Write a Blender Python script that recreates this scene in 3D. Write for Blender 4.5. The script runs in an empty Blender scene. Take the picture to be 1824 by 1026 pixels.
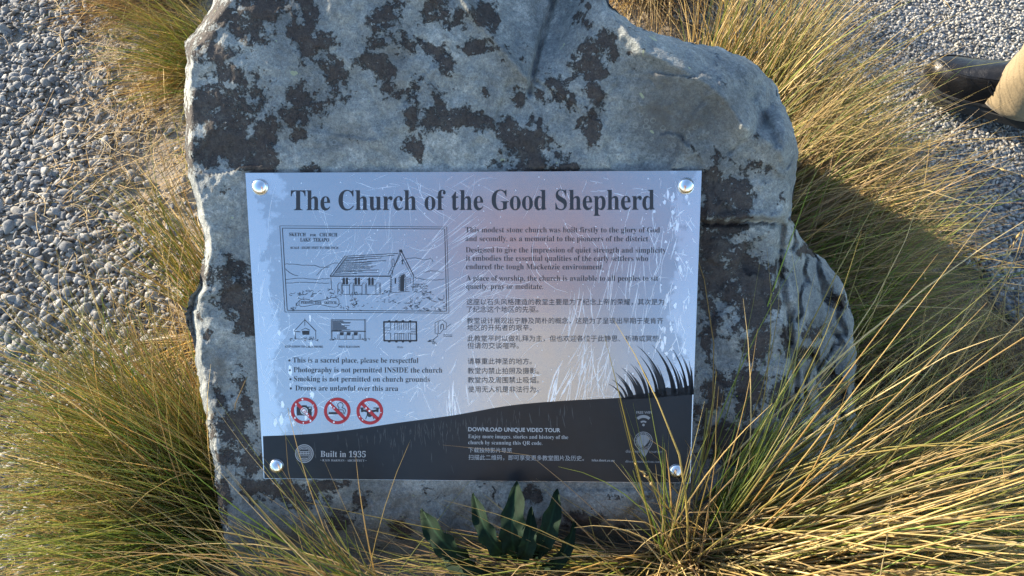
import bpy, bmesh, math, random
import numpy as np
from mathutils import Vector, Matrix
random.seed(7)
RNG = np.random.default_rng(11)
R = math.radians
scene = bpy.context.scene
col = scene.collection

# ------------------------------------------------------------------ camera, world, sun
PITCH, CAM_H, FPX = R(57), 1.22, 1317.0
cam_d = bpy.data.cameras.new('camera')
cam_d.sensor_width = 36
cam_d.lens = FPX / 1824 * 36
cam_d.clip_start, cam_d.clip_end = 0.02, 500
cam = bpy.data.objects.new('camera', cam_d)
cam.location = (0, 0, CAM_H)
cam.rotation_euler = (math.pi / 2 - PITCH, 0, 0)
col.objects.link(cam)
scene.camera = cam

SUN_AZ, SUN_EL = 60.0, 18.8          # degrees left of straight behind the stone, and above the horizon
world = bpy.data.worlds.new('World')
scene.world = world
world.use_nodes = True
wn = world.node_tree
sky = wn.nodes.new('ShaderNodeTexSky')
sky.sky_type = 'NISHITA'
sky.sun_disc = False
sky.ozone_density = 2.0
sky.dust_density = 0.3
sky.sun_elevation = R(SUN_EL)
sky.sun_rotation = R(-SUN_AZ)
wn.links.new(sky.outputs[0], wn.nodes['Background'].inputs[0])
wn.nodes['Background'].inputs[1].default_value = 0.15
sun_d = bpy.data.lights.new('sun', 'SUN')
sun_d.energy = 5.0
sun_d.angle = R(0.5)
sun_d.color = (1.0, 0.87, 0.68)
sun = bpy.data.objects.new('sun', sun_d)
sun_vec = Vector((-math.sin(R(SUN_AZ)) * math.cos(R(SUN_EL)), math.cos(R(SUN_AZ)) * math.cos(R(SUN_EL)), math.sin(R(SUN_EL))))
sun.rotation_euler = (-sun_vec).to_track_quat('-Z', 'Y').to_euler()
sun.location = (-4, 4, 4)
col.objects.link(sun)
vs = scene.view_settings
vs.view_transform, vs.look, vs.gamma, vs.use_curve_mapping = 'Standard', 'None', 1.0, False
vs.exposure = 1.8
scene.cycles.max_bounces = 8
scene.cycles.use_denoising = True

# ------------------------------------------------------------------ helpers
CAM = np.array([0, 0, CAM_H])
FW = np.array([0, math.cos(PITCH), -math.sin(PITCH)])
UP = np.array([0, math.sin(PITCH), math.cos(PITCH)])
RX = np.array([1.0, 0, 0])


def cam2w(v):
    return v[0] * RX - v[1] * UP + v[2] * FW


# the sheet's plane, solved once from the perspective of its four corners (A2 sheet, 594 mm wide)
SN = cam2w(np.array([0.0365, -0.158, 0.9868])); SN = -SN / np.linalg.norm(SN)      # outward normal
TL = CAM + 0.594 * 1.634 * ((437 - 912) / FPX * RX + (513 - 308) / FPX * UP + FW)


def rays(px, py):
    px, py = np.asarray(px, float), np.asarray(py, float)
    return FW + (px[..., None] - 912) / FPX * RX + (513 - py[..., None]) / FPX * UP


def on_plane(px, py, w=0.0):
    d = rays(px, py)
    t = ((TL - CAM) @ SN + np.asarray(w, float)) / (d @ SN)
    return CAM + d * t[..., None]


def on_ground(px, py, z=0.0):
    d = rays(px, py)
    return CAM + d * ((z - CAM_H) / d[..., 2])[..., None]


def hash3(ix, iy, iz, seed):
    h = (ix.astype(np.int64) * 374761393 + iy.astype(np.int64) * 668265263 + iz.astype(np.int64) * 2147483647 + seed * 1274126177) & 0xFFFFFFFF
    h = ((h ^ (h >> 13)) * 1274126177) & 0xFFFFFFFF
    h = ((h ^ (h >> 16)) * 2246822519) & 0xFFFFFFFF
    return ((h ^ (h >> 15)) & 0xFFFFFF) / float(0xFFFFFF)


def vnoise(P, seed=0):
    i = np.floor(P); f = P - i; f = f * f * (3 - 2 * f)
    i = i.astype(np.int64); out = 0
    for dx in (0, 1):
        for dy in (0, 1):
            for dz in (0, 1):
                wgt = (f[:, 0] if dx else 1 - f[:, 0]) * (f[:, 1] if dy else 1 - f[:, 1]) * (f[:, 2] if dz else 1 - f[:, 2])
                out = out + wgt * hash3(i[:, 0] + dx, i[:, 1] + dy, i[:, 2] + dz, seed)
    return out * 2 - 1


def fbm(P, octaves=4, seed=0):
    a, s, o = 1.0, 1.0, 0
    for k in range(octaves):
        o = o + a * vnoise(P * s, seed + k * 17); a *= 0.5; s *= 2.03
    return o


def sstep(a, b, x):
    t = np.clip((np.asarray(x, float) - a) / (b - a), 0, 1)
    return t * t * (3 - 2 * t)


def mesh_np(name, V, F, mat, parent=None, smooth=True, colors=None, attrs=None):
    """one mesh object from numpy arrays; F is an (n, k) array or a list of index lists"""
    me = bpy.data.meshes.new(name)
    V = np.asarray(V, np.float32)
    if isinstance(F, np.ndarray):
        n, k = F.shape
        me.vertices.add(len(V)); me.vertices.foreach_set('co', V.ravel())
        me.loops.add(n * k); me.loops.foreach_set('vertex_index', F.astype(np.int32).ravel())
        me.polygons.add(n)
        me.polygons.foreach_set('loop_start', np.arange(0, n * k, k, dtype=np.int32))
        me.polygons.foreach_set('loop_total', np.full(n, k, np.int32))
    else:
        me.from_pydata([tuple(map(float, v)) for v in V], [], F)
    me.update(calc_edges=True); me.validate()
    if smooth:
        me.polygons.foreach_set('use_smooth', np.ones(len(me.polygons), bool))
    if colors is not None:
        ca = me.color_attributes.new('tint', 'FLOAT_COLOR', 'POINT')
        c4 = np.ones((len(V), 4), np.float32); c4[:, :3] = colors
        ca.data.foreach_set('color', c4.ravel())
    for an, av in (attrs or {}).items():
        me.attributes.new(an, 'FLOAT', 'POINT').data.foreach_set('value', np.asarray(av, np.float32))
    if mat: me.materials.append(mat)
    o = bpy.data.objects.new(name, me)
    col.objects.link(o)
    if parent: o.parent = parent
    return o


def tag(o, label=None, cat=None, group=None, kind=None):
    for k, v in (('label', label), ('category', cat), ('group', group), ('kind', kind)):
        if v: o[k] = v
    return o


def empty(name, loc=(0, 0, 0)):
    o = bpy.data.objects.new(name, None); o.location = loc; o.empty_display_size = 0.05
    col.objects.link(o); return o


# ------------------------------------------------------------------ materials
class NT:
    def __init__(s, name):
        s.m = bpy.data.materials.new(name); s.m.use_nodes = True
        s.t = s.m.node_tree; s.b = s.t.nodes['Principled BSDF']; s.out = s.t.nodes['Material Output']

    def n(s, kind, **kw):
        nd = s.t.nodes.new('ShaderNode' + kind)
        for k, v in kw.items():
            if k.startswith('i_'):
                key = k[2:]
                nd.inputs[int(key) if key.isdigit() else key.replace('_', ' ')].default_value = v
            else: setattr(nd, k, v)
        return nd

    def l(s, a, b): s.t.links.new(a, b)

    def set(s, **kw):
        for k, v in kw.items(): s.b.inputs[k.replace('_', ' ')].default_value = v
        return s

    def noise(s, scale, detail=4, rough=.6, vec=None):
        nd = s.n('TexNoise', i_Scale=scale, i_Detail=detail, i_Roughness=rough)
        if vec: s.l(vec, nd.inputs['Vector'])
        return nd.outputs['Fac']

    def math(s, op, a, b=None, c=None):
        nd = s.n('Math', operation=op)
        for i, x in enumerate((a, b, c)):
            if x is None: continue
            if isinstance(x, (int, float)): nd.inputs[i].default_value = x
            else: s.l(x, nd.inputs[i])
        return nd.outputs[0]

    def ramp(s, fac, stops, interp='LINEAR'):
        nd = s.n('ValToRGB'); nd.color_ramp.interpolation = interp
        e = nd.color_ramp.elements
        while len(e) < len(stops): e.new(0.5)
        for el, (p, c) in zip(e, stops):
            el.position = p; el.color = (*c, 1) if len(c) == 3 else c
        s.l(fac, nd.inputs[0]); return nd.outputs['Color']

    def mix(s, fac, a, b, blend='MIX'):
        nd = s.n('Mix', data_type='RGBA', blend_type=blend)
        for i, x in ((0, fac), (6, a), (7, b)):
            if isinstance(x, (int, float)): nd.inputs[i].default_value = x
            elif isinstance(x, tuple): nd.inputs[i].default_value = (*x, 1)
            else: s.l(x, nd.inputs[i])
        return nd.outputs[2]

    def bump(s, h, strength, dist, prev=None):
        nd = s.n('Bump', i_Strength=strength, i_Distance=dist)
        s.l(h, nd.inputs['Height'])
        if prev: s.l(prev, nd.inputs['Normal'])
        return nd.outputs[0]

    def pos(s): return s.n('TexCoord').outputs['Object']


def plain(name, c, rough=.5, metal=0.0, spec=.5):
    return NT(name).set(Base_Color=(*c, 1), Roughness=rough, Metallic=metal, Specular_IOR_Level=spec).m


def mat_rock():
    s = NT('greywacke'); p = s.pos()
    big = s.noise(5, 5, .6, p); mid = s.noise(22, 5, .65, p); fine = s.noise(120, 4, .7, p); grain = s.noise(600, 2, .6, p)
    t = s.math('ADD', s.math('MULTIPLY', big, .45), s.math('ADD', s.math('MULTIPLY', mid, .35), s.math('MULTIPLY', fine, .3)))
    base = s.ramp(t, [(.44, (.115, .122, .122)), (.52, (.175, .185, .18)), (.575, (.225, .232, .218)), (.64, (.36, .36, .33))])
    g = s.ramp(s.math('ADD', s.math('MULTIPLY', grain, .5), s.math('MULTIPLY', s.noise(260, 3, .7, p), .5)), [(.36, (.52, .52, .53)), (.64, (1.46, 1.46, 1.42))])
    base = s.mix(.75, base, g, 'MULTIPLY')
    stn_shade = s.n('Attribute', attribute_name='stain_shade')
    sm = s.math('MULTIPLY', stn_shade.outputs['Fac'], s.math('MULTIPLY', s.math('SUBTRACT', mid, .28), 2.2))
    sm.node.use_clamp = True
    base = s.mix(sm, base, (.07, .063, .055))  # brown stains, and painted shade on the stone's foot below the sign
    # pale crust rings
    vor = s.n('TexVoronoi', feature='F1', i_Scale=88.0, i_Randomness=1.0); s.l(p, vor.inputs['Vector'])
    ring = s.math('SUBTRACT', 1.0, s.math('MINIMUM', s.math('MULTIPLY', s.math('ABSOLUTE', s.math('SUBTRACT', vor.outputs['Distance'], .27)), 12.0), 1.0))
    ringm = s.math('MULTIPLY', ring, s.math('GREATER_THAN', s.noise(9, 3, .5, p), .50))
    ringm = s.math('MULTIPLY', ringm, s.math('GREATER_THAN', s.n('SeparateColor').outputs[0], -1.0) if False else .17)
    base = s.mix(ringm, base, (.47, .49, .45))
    # greenish yellow flecks
    yel = s.math('MULTIPLY', s.math('GREATER_THAN', s.noise(48, 2, .5, p), .735), .6)
    base = s.mix(yel, base, (.34, .36, .20))
    # dark crust
    at = s.n('Attribute', attribute_name='lichen')
    ln = s.math('ADD', s.math('MULTIPLY', s.noise(30, 9, .76, p), 2.2), s.math('ADD', s.math('MULTIPLY', s.noise(95, 5, .7, p), .9), s.math('MULTIPLY', s.noise(11, 3, .6, p), .6)))
    lv = s.math('ADD', at.outputs['Fac'], s.math('SUBTRACT', ln, 1.85))
    holes = s.noise(150, 3, .6, p)
    lv = s.math('SUBTRACT', lv, s.math('MULTIPLY', s.math('GREATER_THAN', holes, .64), .22))
    lm = s.n('MapRange', i_1=.45, i_2=.55); s.l(lv, lm.inputs[0]); lmo = lm.outputs[0]
    dark = s.mix(s.noise(14, 4, .6, p), (.020, .0165, .0165), (.066, .048, .039))
    dark = s.mix(s.math('MULTIPLY', s.math('GREATER_THAN', s.noise(70, 5, .7, p), .58), .35), dark, (.095, .085, .07))
    dark = s.mix(.8, dark, g, 'MULTIPLY')
    base = s.mix(s.math('MULTIPLY', lmo, .92), base, dark)
    s.l(base, s.b.inputs['Base Color'])
    s.set(Roughness=.9, Specular_IOR_Level=.25)
    b1 = s.bump(mid, .5, .012)
    b2 = s.bump(fine, .55, .0035, b1)
    crust = s.math('MULTIPLY', lmo, s.math('ADD', .6, s.noise(190, 4, .7, p)))
    b3 = s.bump(grain, .6, .001, s.bump(crust, .9, .0022, b2))
    s.l(b3, s.b.inputs['Normal'])
    return s.m


def mat_tint(name, rough=.55, transl=.35, spec=.35, var=.0):
    s = NT(name)
    at = s.n('Attribute', attribute_name='tint')
    s.l(at.outputs['Color'], s.b.inputs['Base Color'])
    s.set(Roughness=rough, Specular_IOR_Level=spec)
    if transl:
        tr = s.n('BsdfTranslucent'); s.l(at.outputs['Color'], tr.inputs[0])
        mx = s.n('MixShader', i_0=transl)
        s.l(s.b.outputs[0], mx.inputs[1]); s.l(tr.outputs[0], mx.inputs[2]); s.l(mx.outputs[0], s.out.inputs[0])
    return s.m


def mat_stone(name):
    s = NT(name); p = s.pos()
    at = s.n('Attribute', attribute_name='tint')
    m = s.ramp(s.noise(260, 4, .7, p), [(.3, (.7, .7, .7)), (.7, (1.25, 1.25, 1.25))])
    s.l(s.mix(1.0, at.outputs['Color'], m, 'MULTIPLY'), s.b.inputs['Base Color'])
    s.set(Roughness=.85, Specular_IOR_Level=.3)
    s.l(s.bump(s.noise(420, 3, .6, p), .4, .002), s.b.inputs['Normal'])
    return s.m


def mat_soil():
    s = NT('dry_soil'); p = s.pos()
    a = s.noise(7, 6, .65, p); b = s.noise(90, 5, .7, p)
    c = s.ramp(s.math('ADD', s.math('MULTIPLY', a, .6), s.math('MULTIPLY', b, .4)), [(.32, (.17, .14, .105)), (.5, (.29, .24, .18)), (.68, (.40, .34, .26))])
    s.l(c, s.b.inputs['Base Color']); s.set(Roughness=.95, Specular_IOR_Level=.2)
    s.l(s.bump(b, .8, .012, s.bump(s.noise(300, 3, .6, p), .6, .003)), s.b.inputs['Normal'])
    return s.m


def mat_seal():
    s = NT('chip_seal'); p = s.pos()
    v = s.n('TexVoronoi', feature='F1', i_Scale=105.0); s.l(p, v.inputs['Vector'])
    hs = s.n('SeparateColor'); s.l(v.outputs['Color'], hs.inputs[0])
    c = s.ramp(hs.outputs[0], [(0, (.09, .09, .09)), (.5, (.19, .19, .185)), (1, (.33, .325, .31))])
    edge = s.ramp(v.outputs['Distance'], [(.35, (1, 1, 1)), (.75, (.22, .22, .22))])
    s.l(s.mix(1.0, c, edge, 'MULTIPLY'), s.b.inputs['Base Color']); s.set(Roughness=.9)
    inv = s.math('SUBTRACT', 1.0, v.outputs['Distance'])
    s.l(s.bump(inv, 1.0, .007), s.b.inputs['Normal'])
    return s.m


def mat_plate():
    s = NT('brushed_steel'); p = s.n('TexCoord').outputs['UV']
    mp = s.n('Mapping'); mp.inputs['Scale'].default_value = (3.0, 900.0, 1); s.l(p, mp.inputs[0])
    br = s.noise(1.0, 3, .6, mp.outputs[0])
    wear = s.noise(6, 5, .7, p)
    base = s.mix(br, (.45, .455, .46), (.55, .555, .56))
    # worn clouded film at both ends of the sheet
    sp = s.n('SeparateXYZ'); s.l(p, sp.inputs[0])
    ends = s.math('ABSOLUTE', s.math('SUBTRACT', sp.outputs[0], .705))
    film = s.n('MapRange', i_1=.85, i_2=.87); s.l(s.math('ADD', ends, s.math('MULTIPLY', wear, .45)), film.inputs[0])
    base = s.mix(s.math('MULTIPLY', film.outputs[0], .75), base, (.72, .72, .72))
    s.l(base, s.b.inputs['Base Color'])
    s.set(Metallic=1.0, Anisotropic=.7)
    rr = s.n('MapRange', i_3=.20, i_4=.30); s.l(wear, rr.inputs[0]); s.l(rr.outputs[0], s.b.inputs['Roughness'])
    tg = s.n('Tangent', direction_type='UV_MAP'); s.l(tg.outputs[0], s.b.inputs['Tangent'])
    s.l(s.bump(br, .12, .0004), s.b.inputs['Normal'])
    return s.m


def mat_band():
    s = NT('dark_print'); p = s.pos()
    wear = s.noise(40, 5, .7, p)
    s.l(s.mix(wear, (.007, .008, .010), (.018, .019, .022)), s.b.inputs['Base Color'])
    s.set(Specular_IOR_Level=.35)
    rr = s.n('MapRange', i_3=.24, i_4=.42); s.l(wear, rr.inputs[0]); s.l(rr.outputs[0], s.b.inputs['Roughness'])
    return s.m


M_ROCK, M_SOIL, M_SEAL = mat_rock(), mat_soil(), mat_seal()
M_STONE = mat_stone('river_pebble')
M_GRASS = mat_tint('tussock_blade', .45, .52, .4)
M_LITTER = mat_tint('dead_straw', .7, .2, .25)
M_LEAF = mat_tint('weed_leaf', .75, .12, .15)
M_PLATE, M_BAND = mat_plate(), mat_band()
M_INK = plain('sign_ink', (.030, .032, .038), .5, 0, .35)
M_INKLT = plain('pale_print', (.36, .36, .36), .5)
M_INKDIM = plain('faded_print', (.23, .235, .24), .5)
M_RED = plain('red_print', (.42, .018, .022), .4)
M_SCR = plain('bare_scratch', (.86, .87, .88), .48, 1.0)
M_SCRD = plain('dull_scratch', (.045, .045, .047), .5, 0.0)
M_BOLT = plain('polished_steel', (.80, .80, .79), .13, 1.0)

# ------------------------------------------------------------------ ground
MOUND = (.05, .13, .50, .17, .135)


def ground_h(x, y):
    P = np.stack([x, y, np.zeros_like(x)], 1)
    h = .010 * fbm(P * 3.1, 3, 5) + .004 * fbm(P * 17, 3, 9)
    h = h + MOUND[4] * np.exp(-((x - MOUND[0]) / MOUND[2]) ** 2 - ((y - MOUND[1]) / MOUND[3]) ** 2)
    return h


def build_ground():
    t = np.linspace(-1, 1, 321)
    ax = np.sinh(t * 4.6) / np.sinh(4.6) * 60
    X, Y = np.meshgrid(ax, ax + .9, indexing='ij')
    x, y = X.ravel(), Y.ravel()
    fade = np.exp(-((x / 6) ** 2 + ((y - .9) / 6) ** 2))
    z = ground_h(x, y) * fade
    n = len(t); i, j = np.meshgrid(np.arange(n - 1), np.arange(n - 1), indexing='ij'); a = (i * n + j).ravel()
    F = np.stack([a, a + n, a + n + 1, a + 1], 1)
    tag(mesh_np('ground', np.stack([x, y, z], 1), F, M_SOIL), kind='structure')


def seal_edge(y):          # x where the sealed path begins, for a given y
    return np.interp(y, [-6, .2, .45, .72, 1.06, 1.38, 1.62, 1.8, 2.4, 8], [2.6, 1.35, 1.12, .93, .83, .62, .40, .22, -.5, -3])


def build_path():
    ys = np.concatenate([np.linspace(-6, .2, 12), np.linspace(.25, 2.6, 60), np.linspace(2.7, 8, 16)])
    ts = np.linspace(0, 1, 40) ** 2.2
    V = []
    for y in ys:
        e = float(seal_edge(y)) + .03 * math.sin(y * 9) + .015 * math.sin(y * 31)
        for k, tt in enumerate(ts):
            V.append((e + tt * 7.5, y, 0))
    V = np.array(V); V[:, 2] = ground_h(V[:, 0], V[:, 1]) * .35 + .020
    for k in range(len(ys)): V[k * 40, 2] -= .035
    a = (np.arange(len(ys) - 1)[:, None] * 40 + np.arange(39)[None]).ravel()
    F = np.stack([a, a + 1, a + 41, a + 40], 1)
    tag(mesh_np('path', V, F, M_SEAL), kind='structure')


def in_view(p, margin=60):
    d = p - CAM
    z = d @ FW
    u = 912 + FPX * (d @ RX) / z; v = 513 - FPX * (d @ UP) / z
    return (u > -margin) & (u < 1824 + margin) & (v > -margin) & (v < 1026 + margin) & (z > .05), u, v


def rand_rot(n):
    q = RNG.normal(size=(n, 4)); q /= np.linalg.norm(q, axis=1)[:, None]
    w, x, y, z = q.T
    return np.stack([np.stack([1 - 2 * (y * y + z * z), 2 * (x * y - z * w), 2 * (x * z + y * w)], 1),
                     np.stack([2 * (x * y + z * w), 1 - 2 * (x * x + z * z), 2 * (y * z - x * w)], 1),
                     np.stack([2 * (x * z - y * w), 2 * (y * z + x * w), 1 - 2 * (x * x + y * y)], 1)], 1)


def ico(sub):
    bm = bmesh.new(); bmesh.ops.create_icosphere(bm, subdivisions=sub, radius=1)
    V = np.array([v.co[:] for v in bm.verts]); F = np.array([[v.index for v in f.verts] for f in bm.faces]); bm.free()
    return V, F


def scatter_stones(name, P, size, flat, base_cols, sub, kinds=14, smooth=True, rough=.22, tilt=.35):
    V0, F0 = ico(sub)
    protos = []
    for k in range(kinds):
        d = V0 * (1 + rough * fbm(V0 * 1.3 + k * 9.1, 2, k)[:, None] + .12 * RNG.normal(size=(len(V0), 1)) * (sub < 2))
        for _ in range(5):         # a few worn flats make the pebbles look broken rather than round
            nrm = RNG.normal(size=3); nrm /= np.linalg.norm(nrm)
            h = d @ nrm; d = d - np.outer(np.maximum(h - .56, 0), nrm) * .95
        protos.append(d)
    protos = np.array(protos)
    n = len(P)
    sc = size[:, None] * np.stack([RNG.uniform(.85, 1.35, n), RNG.uniform(.65, 1.0, n), flat * RNG.uniform(.7, 1.2, n)], 1)
    L = protos[RNG.integers(0, kinds, n)] * sc[:, None, :]
    yaw = RNG.uniform(0, 2 * math.pi, n); c, s = np.cos(yaw), np.sin(yaw)
    L = np.stack([L[..., 0] * c[:, None] - L[..., 1] * s[:, None], L[..., 0] * s[:, None] + L[..., 1] * c[:, None], L[..., 2]], 2)
    ta, tb = RNG.normal(0, tilt, n), RNG.normal(0, tilt, n)
    L[..., 2] += L[..., 0] * np.tan(np.clip(ta, -1, 1))[:, None] * .8 + L[..., 1] * np.tan(np.clip(tb, -1, 1))[:, None] * .8
    V = (L + P[:, None, :]).reshape(-1, 3)
    F = (F0[None] + (np.arange(n) * len(V0))[:, None, None]).reshape(-1, 3)
    cols = base_cols[RNG.integers(0, len(base_cols), n)] * RNG.uniform(.75, 1.2, (n, 1))
    C = np.repeat(cols, len(V0), 0)
    return mesh_np(name, V, F, M_STONE, smooth=smooth, colors=C)


def build_pebbles():
    N = 76000
    x, y = RNG.uniform(-1.75, -.30, N), RNG.uniform(.0, 2.9, N)
    p = np.stack([x, y, np.zeros(N)], 1)
    ok, u, v = in_view(p, 90)
    # bare strip of soil and straw beside the stone
    edge = np.interp(v, [0, 120, 250, 400, 560, 700, 1026], [150, 150, 150, 215, 300, 320, 320])
    patch = fbm(p * 6.5, 3, 31)
    dens = 1 - sstep(-70, 110, u - edge + 70 * patch)
    patch2 = fbm(p * 4.0 + 7, 3, 77)
    dens *= 1 - .75 * sstep(.15, .55, patch2) * sstep(60, 260, u)
    ok &= RNG.uniform(0, 1, N) < dens + .06
    p = p[ok]; n = len(p)
    size = np.clip(np.exp(RNG.normal(math.log(.0051), .46, n)), .0022, .0150)
    p[:, 2] = ground_h(p[:, 0], p[:, 1]) + size * .12 + RNG.uniform(0, .006, n)
    cols = np.array([(.18, .178, .17), (.225, .217, .20), (.155, .155, .153), (.25, .235, .205), (.205, .19, .165), (.31, .285, .245), (.13, .13, .13)])
    o = scatter_stones('pebbles', p, size, .62, cols, 2, kinds=16)
    tag(o, 'loose grey river pebbles covering the ground beside the boulder', 'gravel', kind='stuff')


def build_chips():
    N = 90000
    x, y = RNG.uniform(.15, 2.1, N), RNG.uniform(.25, 3.3, N)
    p = np.stack([x, y, np.zeros(N)], 1)
    ok, u, v = in_view(p, 60)
    ok &= x > seal_edge(y) + .02 + .05 * fbm(p * 8, 2, 3)
    p = p[ok]; n = len(p)
    size = RNG.uniform(.0028, .0060, n)
    p[:, 2] = ground_h(p[:, 0], p[:, 1]) * .35 + .0195 + size * .25
    cols = np.array([(.26, .25, .225), (.33, .315, .28), (.21, .205, .19), (.40, .375, .325), (.28, .262, .225)])
    o = scatter_stones('gravel', p, size, .75, cols, 1, kinds=12, smooth=False, rough=.3, tilt=.5)
    tag(o, 'fine pale grey stone chips bedded in the path', 'gravel', kind='stuff')


build_ground(); build_path(); build_pebbles(); build_chips()

# ------------------------------------------------------------------ the boulder
SIL = [(330, 75), (345, 58), (372, 20), (398, -24), (450, -100), (600, -190), (800, -200), (960, -160), (1020, -90), (1062, -36), (1085, 8),
       (1104, 24), (1133, 48), (1164, 58), (1203, 68), (1240, 77), (1277, 85), (1320, 99), (1352, 115), (1376, 147), (1393, 184), (1413, 218), (1421, 268),
       (1416, 340), (1410, 390), (1424, 414), (1440, 441), (1468, 462), (1494, 494), (1508, 530), (1520, 570), (1526, 640), (1521, 700), (1526, 770),
       (1530, 900), (1490, 1040), (1300, 1130), (900, 1180), (600, 1170), (450, 1110), (425, 1040), (405, 975), (391, 930), (386, 870), (376, 800),
       (368, 740), (356, 700), (350, 640), (343, 590), (337, 555), (345, 528), (357, 512), (361, 470), (366, 430), (356, 390), (344, 340), (331, 285),
       (331, 230), (328, 180), (333, 130)]
CEN = np.array([900.0, 540.0])
LICHEN = [(356, 81, 28, 30), (403, 41, 48, 30), (434, 25, 42, 26), (481, 25, 26, 28), (378, 103, 38, 24), (450, 56, 15, 15), (394, 140, 50, 28), (378, 175, 46, 26),
          (403, 200, 40, 25), (350, 203, 15, 25), (418, 175, 14, 14), (378, 265, 52, 36), (425, 271, 52, 30), (468, 250, 20, 48), (462, 287, 30, 20), (552, 296, 25, 12),
          (531, 62, 20, 48), (559, 31, 14, 34), (515, 22, 12, 14), (562, 84, 44, 20), (587, 125, 28, 32), (534, 175, 28, 24), (518, 200, 28, 16), (549, 187, 24, 20),
          (525, 231, 10, 18), (674, 31, 25, 22), (687, 69, 40, 24), (712, 84, 18, 30), (640, 109, 22, 12), (680, 131, 22, 28), (687, 159, 14, 22), (702, 181, 30, 12),
          (740, 193, 18, 28), (737, 271, 12, 18), (752, 87, 12, 12), (759, 19, 20, 20), (793, 34, 20, 18), (824, 40, 13, 12), (865, 31, 20, 12), (893, 37, 6, 10),
          (771, 90, 25, 12), (799, 106, 20, 28), (849, 81, 35, 10), (865, 162, 7, 12), (777, 178, 12, 16), (780, 218, 30, 24), (843, 209, 42, 20), (896, 225, 30, 24),
          (933, 250, 34, 32), (952, 290, 46, 24), (921, 178, 12, 14), (958, 172, 9, 9), (943, 212, 10, 18), (963, 224, 7, 20), (990, 156, 20, 22), (999, 175, 18, 14),
          (1020, 140, 20, 12), (1048, 125, 30, 24), (1055, 168, 16, 18), (1055, 94, 28, 28), (1077, 69, 20, 18), (1042, 47, 15, 14), (1086, 97, 13, 18), (1077, 134, 8, 10),
          (1061, 237, 10, 28), (1024, 184, 6, 14), (1042, 14, 6, 6), (1123, 94, 6, 6), (1022, 299, 9, 7), (1288, 347, 42, 42), (1330, 340, 20, 26), (1281, 378, 46, 17),
          (1288, 406, 42, 12), (1270, 448, 32, 40), (1316, 462, 36, 36), (1340, 497, 34, 38), (1277, 505, 26, 40), (1305, 525, 40, 26), (1260, 560, 26, 36),
          (1347, 560, 40, 40), (1361, 610, 30, 40), (1256, 617, 12, 30), (1407, 596, 10, 30), (1498, 540, 10, 14), (1452, 590, 24, 9), (1438, 448, 10, 9),
          (1445, 624, 22, 12), (396, 473, 36, 20), (420, 522, 36, 40), (439, 577, 22, 32), (372, 601, 10, 10), (390, 723, 18, 22), (420, 778, 30, 56), (439, 717, 14, 50),
          (451, 827, 18, 26), (396, 906, 14, 40), (577, 869, 36, 12), (478, 877, 40, 18), (521, 889, 20, 20), (644, 913, 22, 20), (605, 937, 20, 15), (1260, 700, 22, 40),
          (1330, 690, 30, 30), (1290, 800, 30, 40), (1480, 690, 18, 40), (1400, 720, 24, 30), (960, 890, 26, 16), (1050, 930, 24, 14), (720, 940, 20, 16)]


def poly_dist(x, y, pts):
    """signed distance in pixels to an open polyline; positive on its right-hand side as it runs"""
    best = np.full(x.shape, 1e9); sgn = np.ones(x.shape)
    for (ax, ay), (bx, by) in zip(pts[:-1], pts[1:]):
        dx, dy = bx - ax, by - ay; L2 = dx * dx + dy * dy
        t = np.clip(((x - ax) * dx + (y - ay) * dy) / L2, 0, 1)
        qx, qy = x - (ax + t * dx), y - (ay + t * dy)
        d = np.hypot(qx, qy); cr = dx * (y - ay) - dy * (x - ax)
        m = d < best - 1e-6
        best = np.where(m, d, best); sgn = np.where(m, np.where(cr > 0, -1, 1), sgn)
    return best * sgn


def soft(d, k=4.0):
    return np.where(d > 8 * k, d, k * np.log1p(np.exp(np.clip(d / k, -40, 8))))


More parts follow.
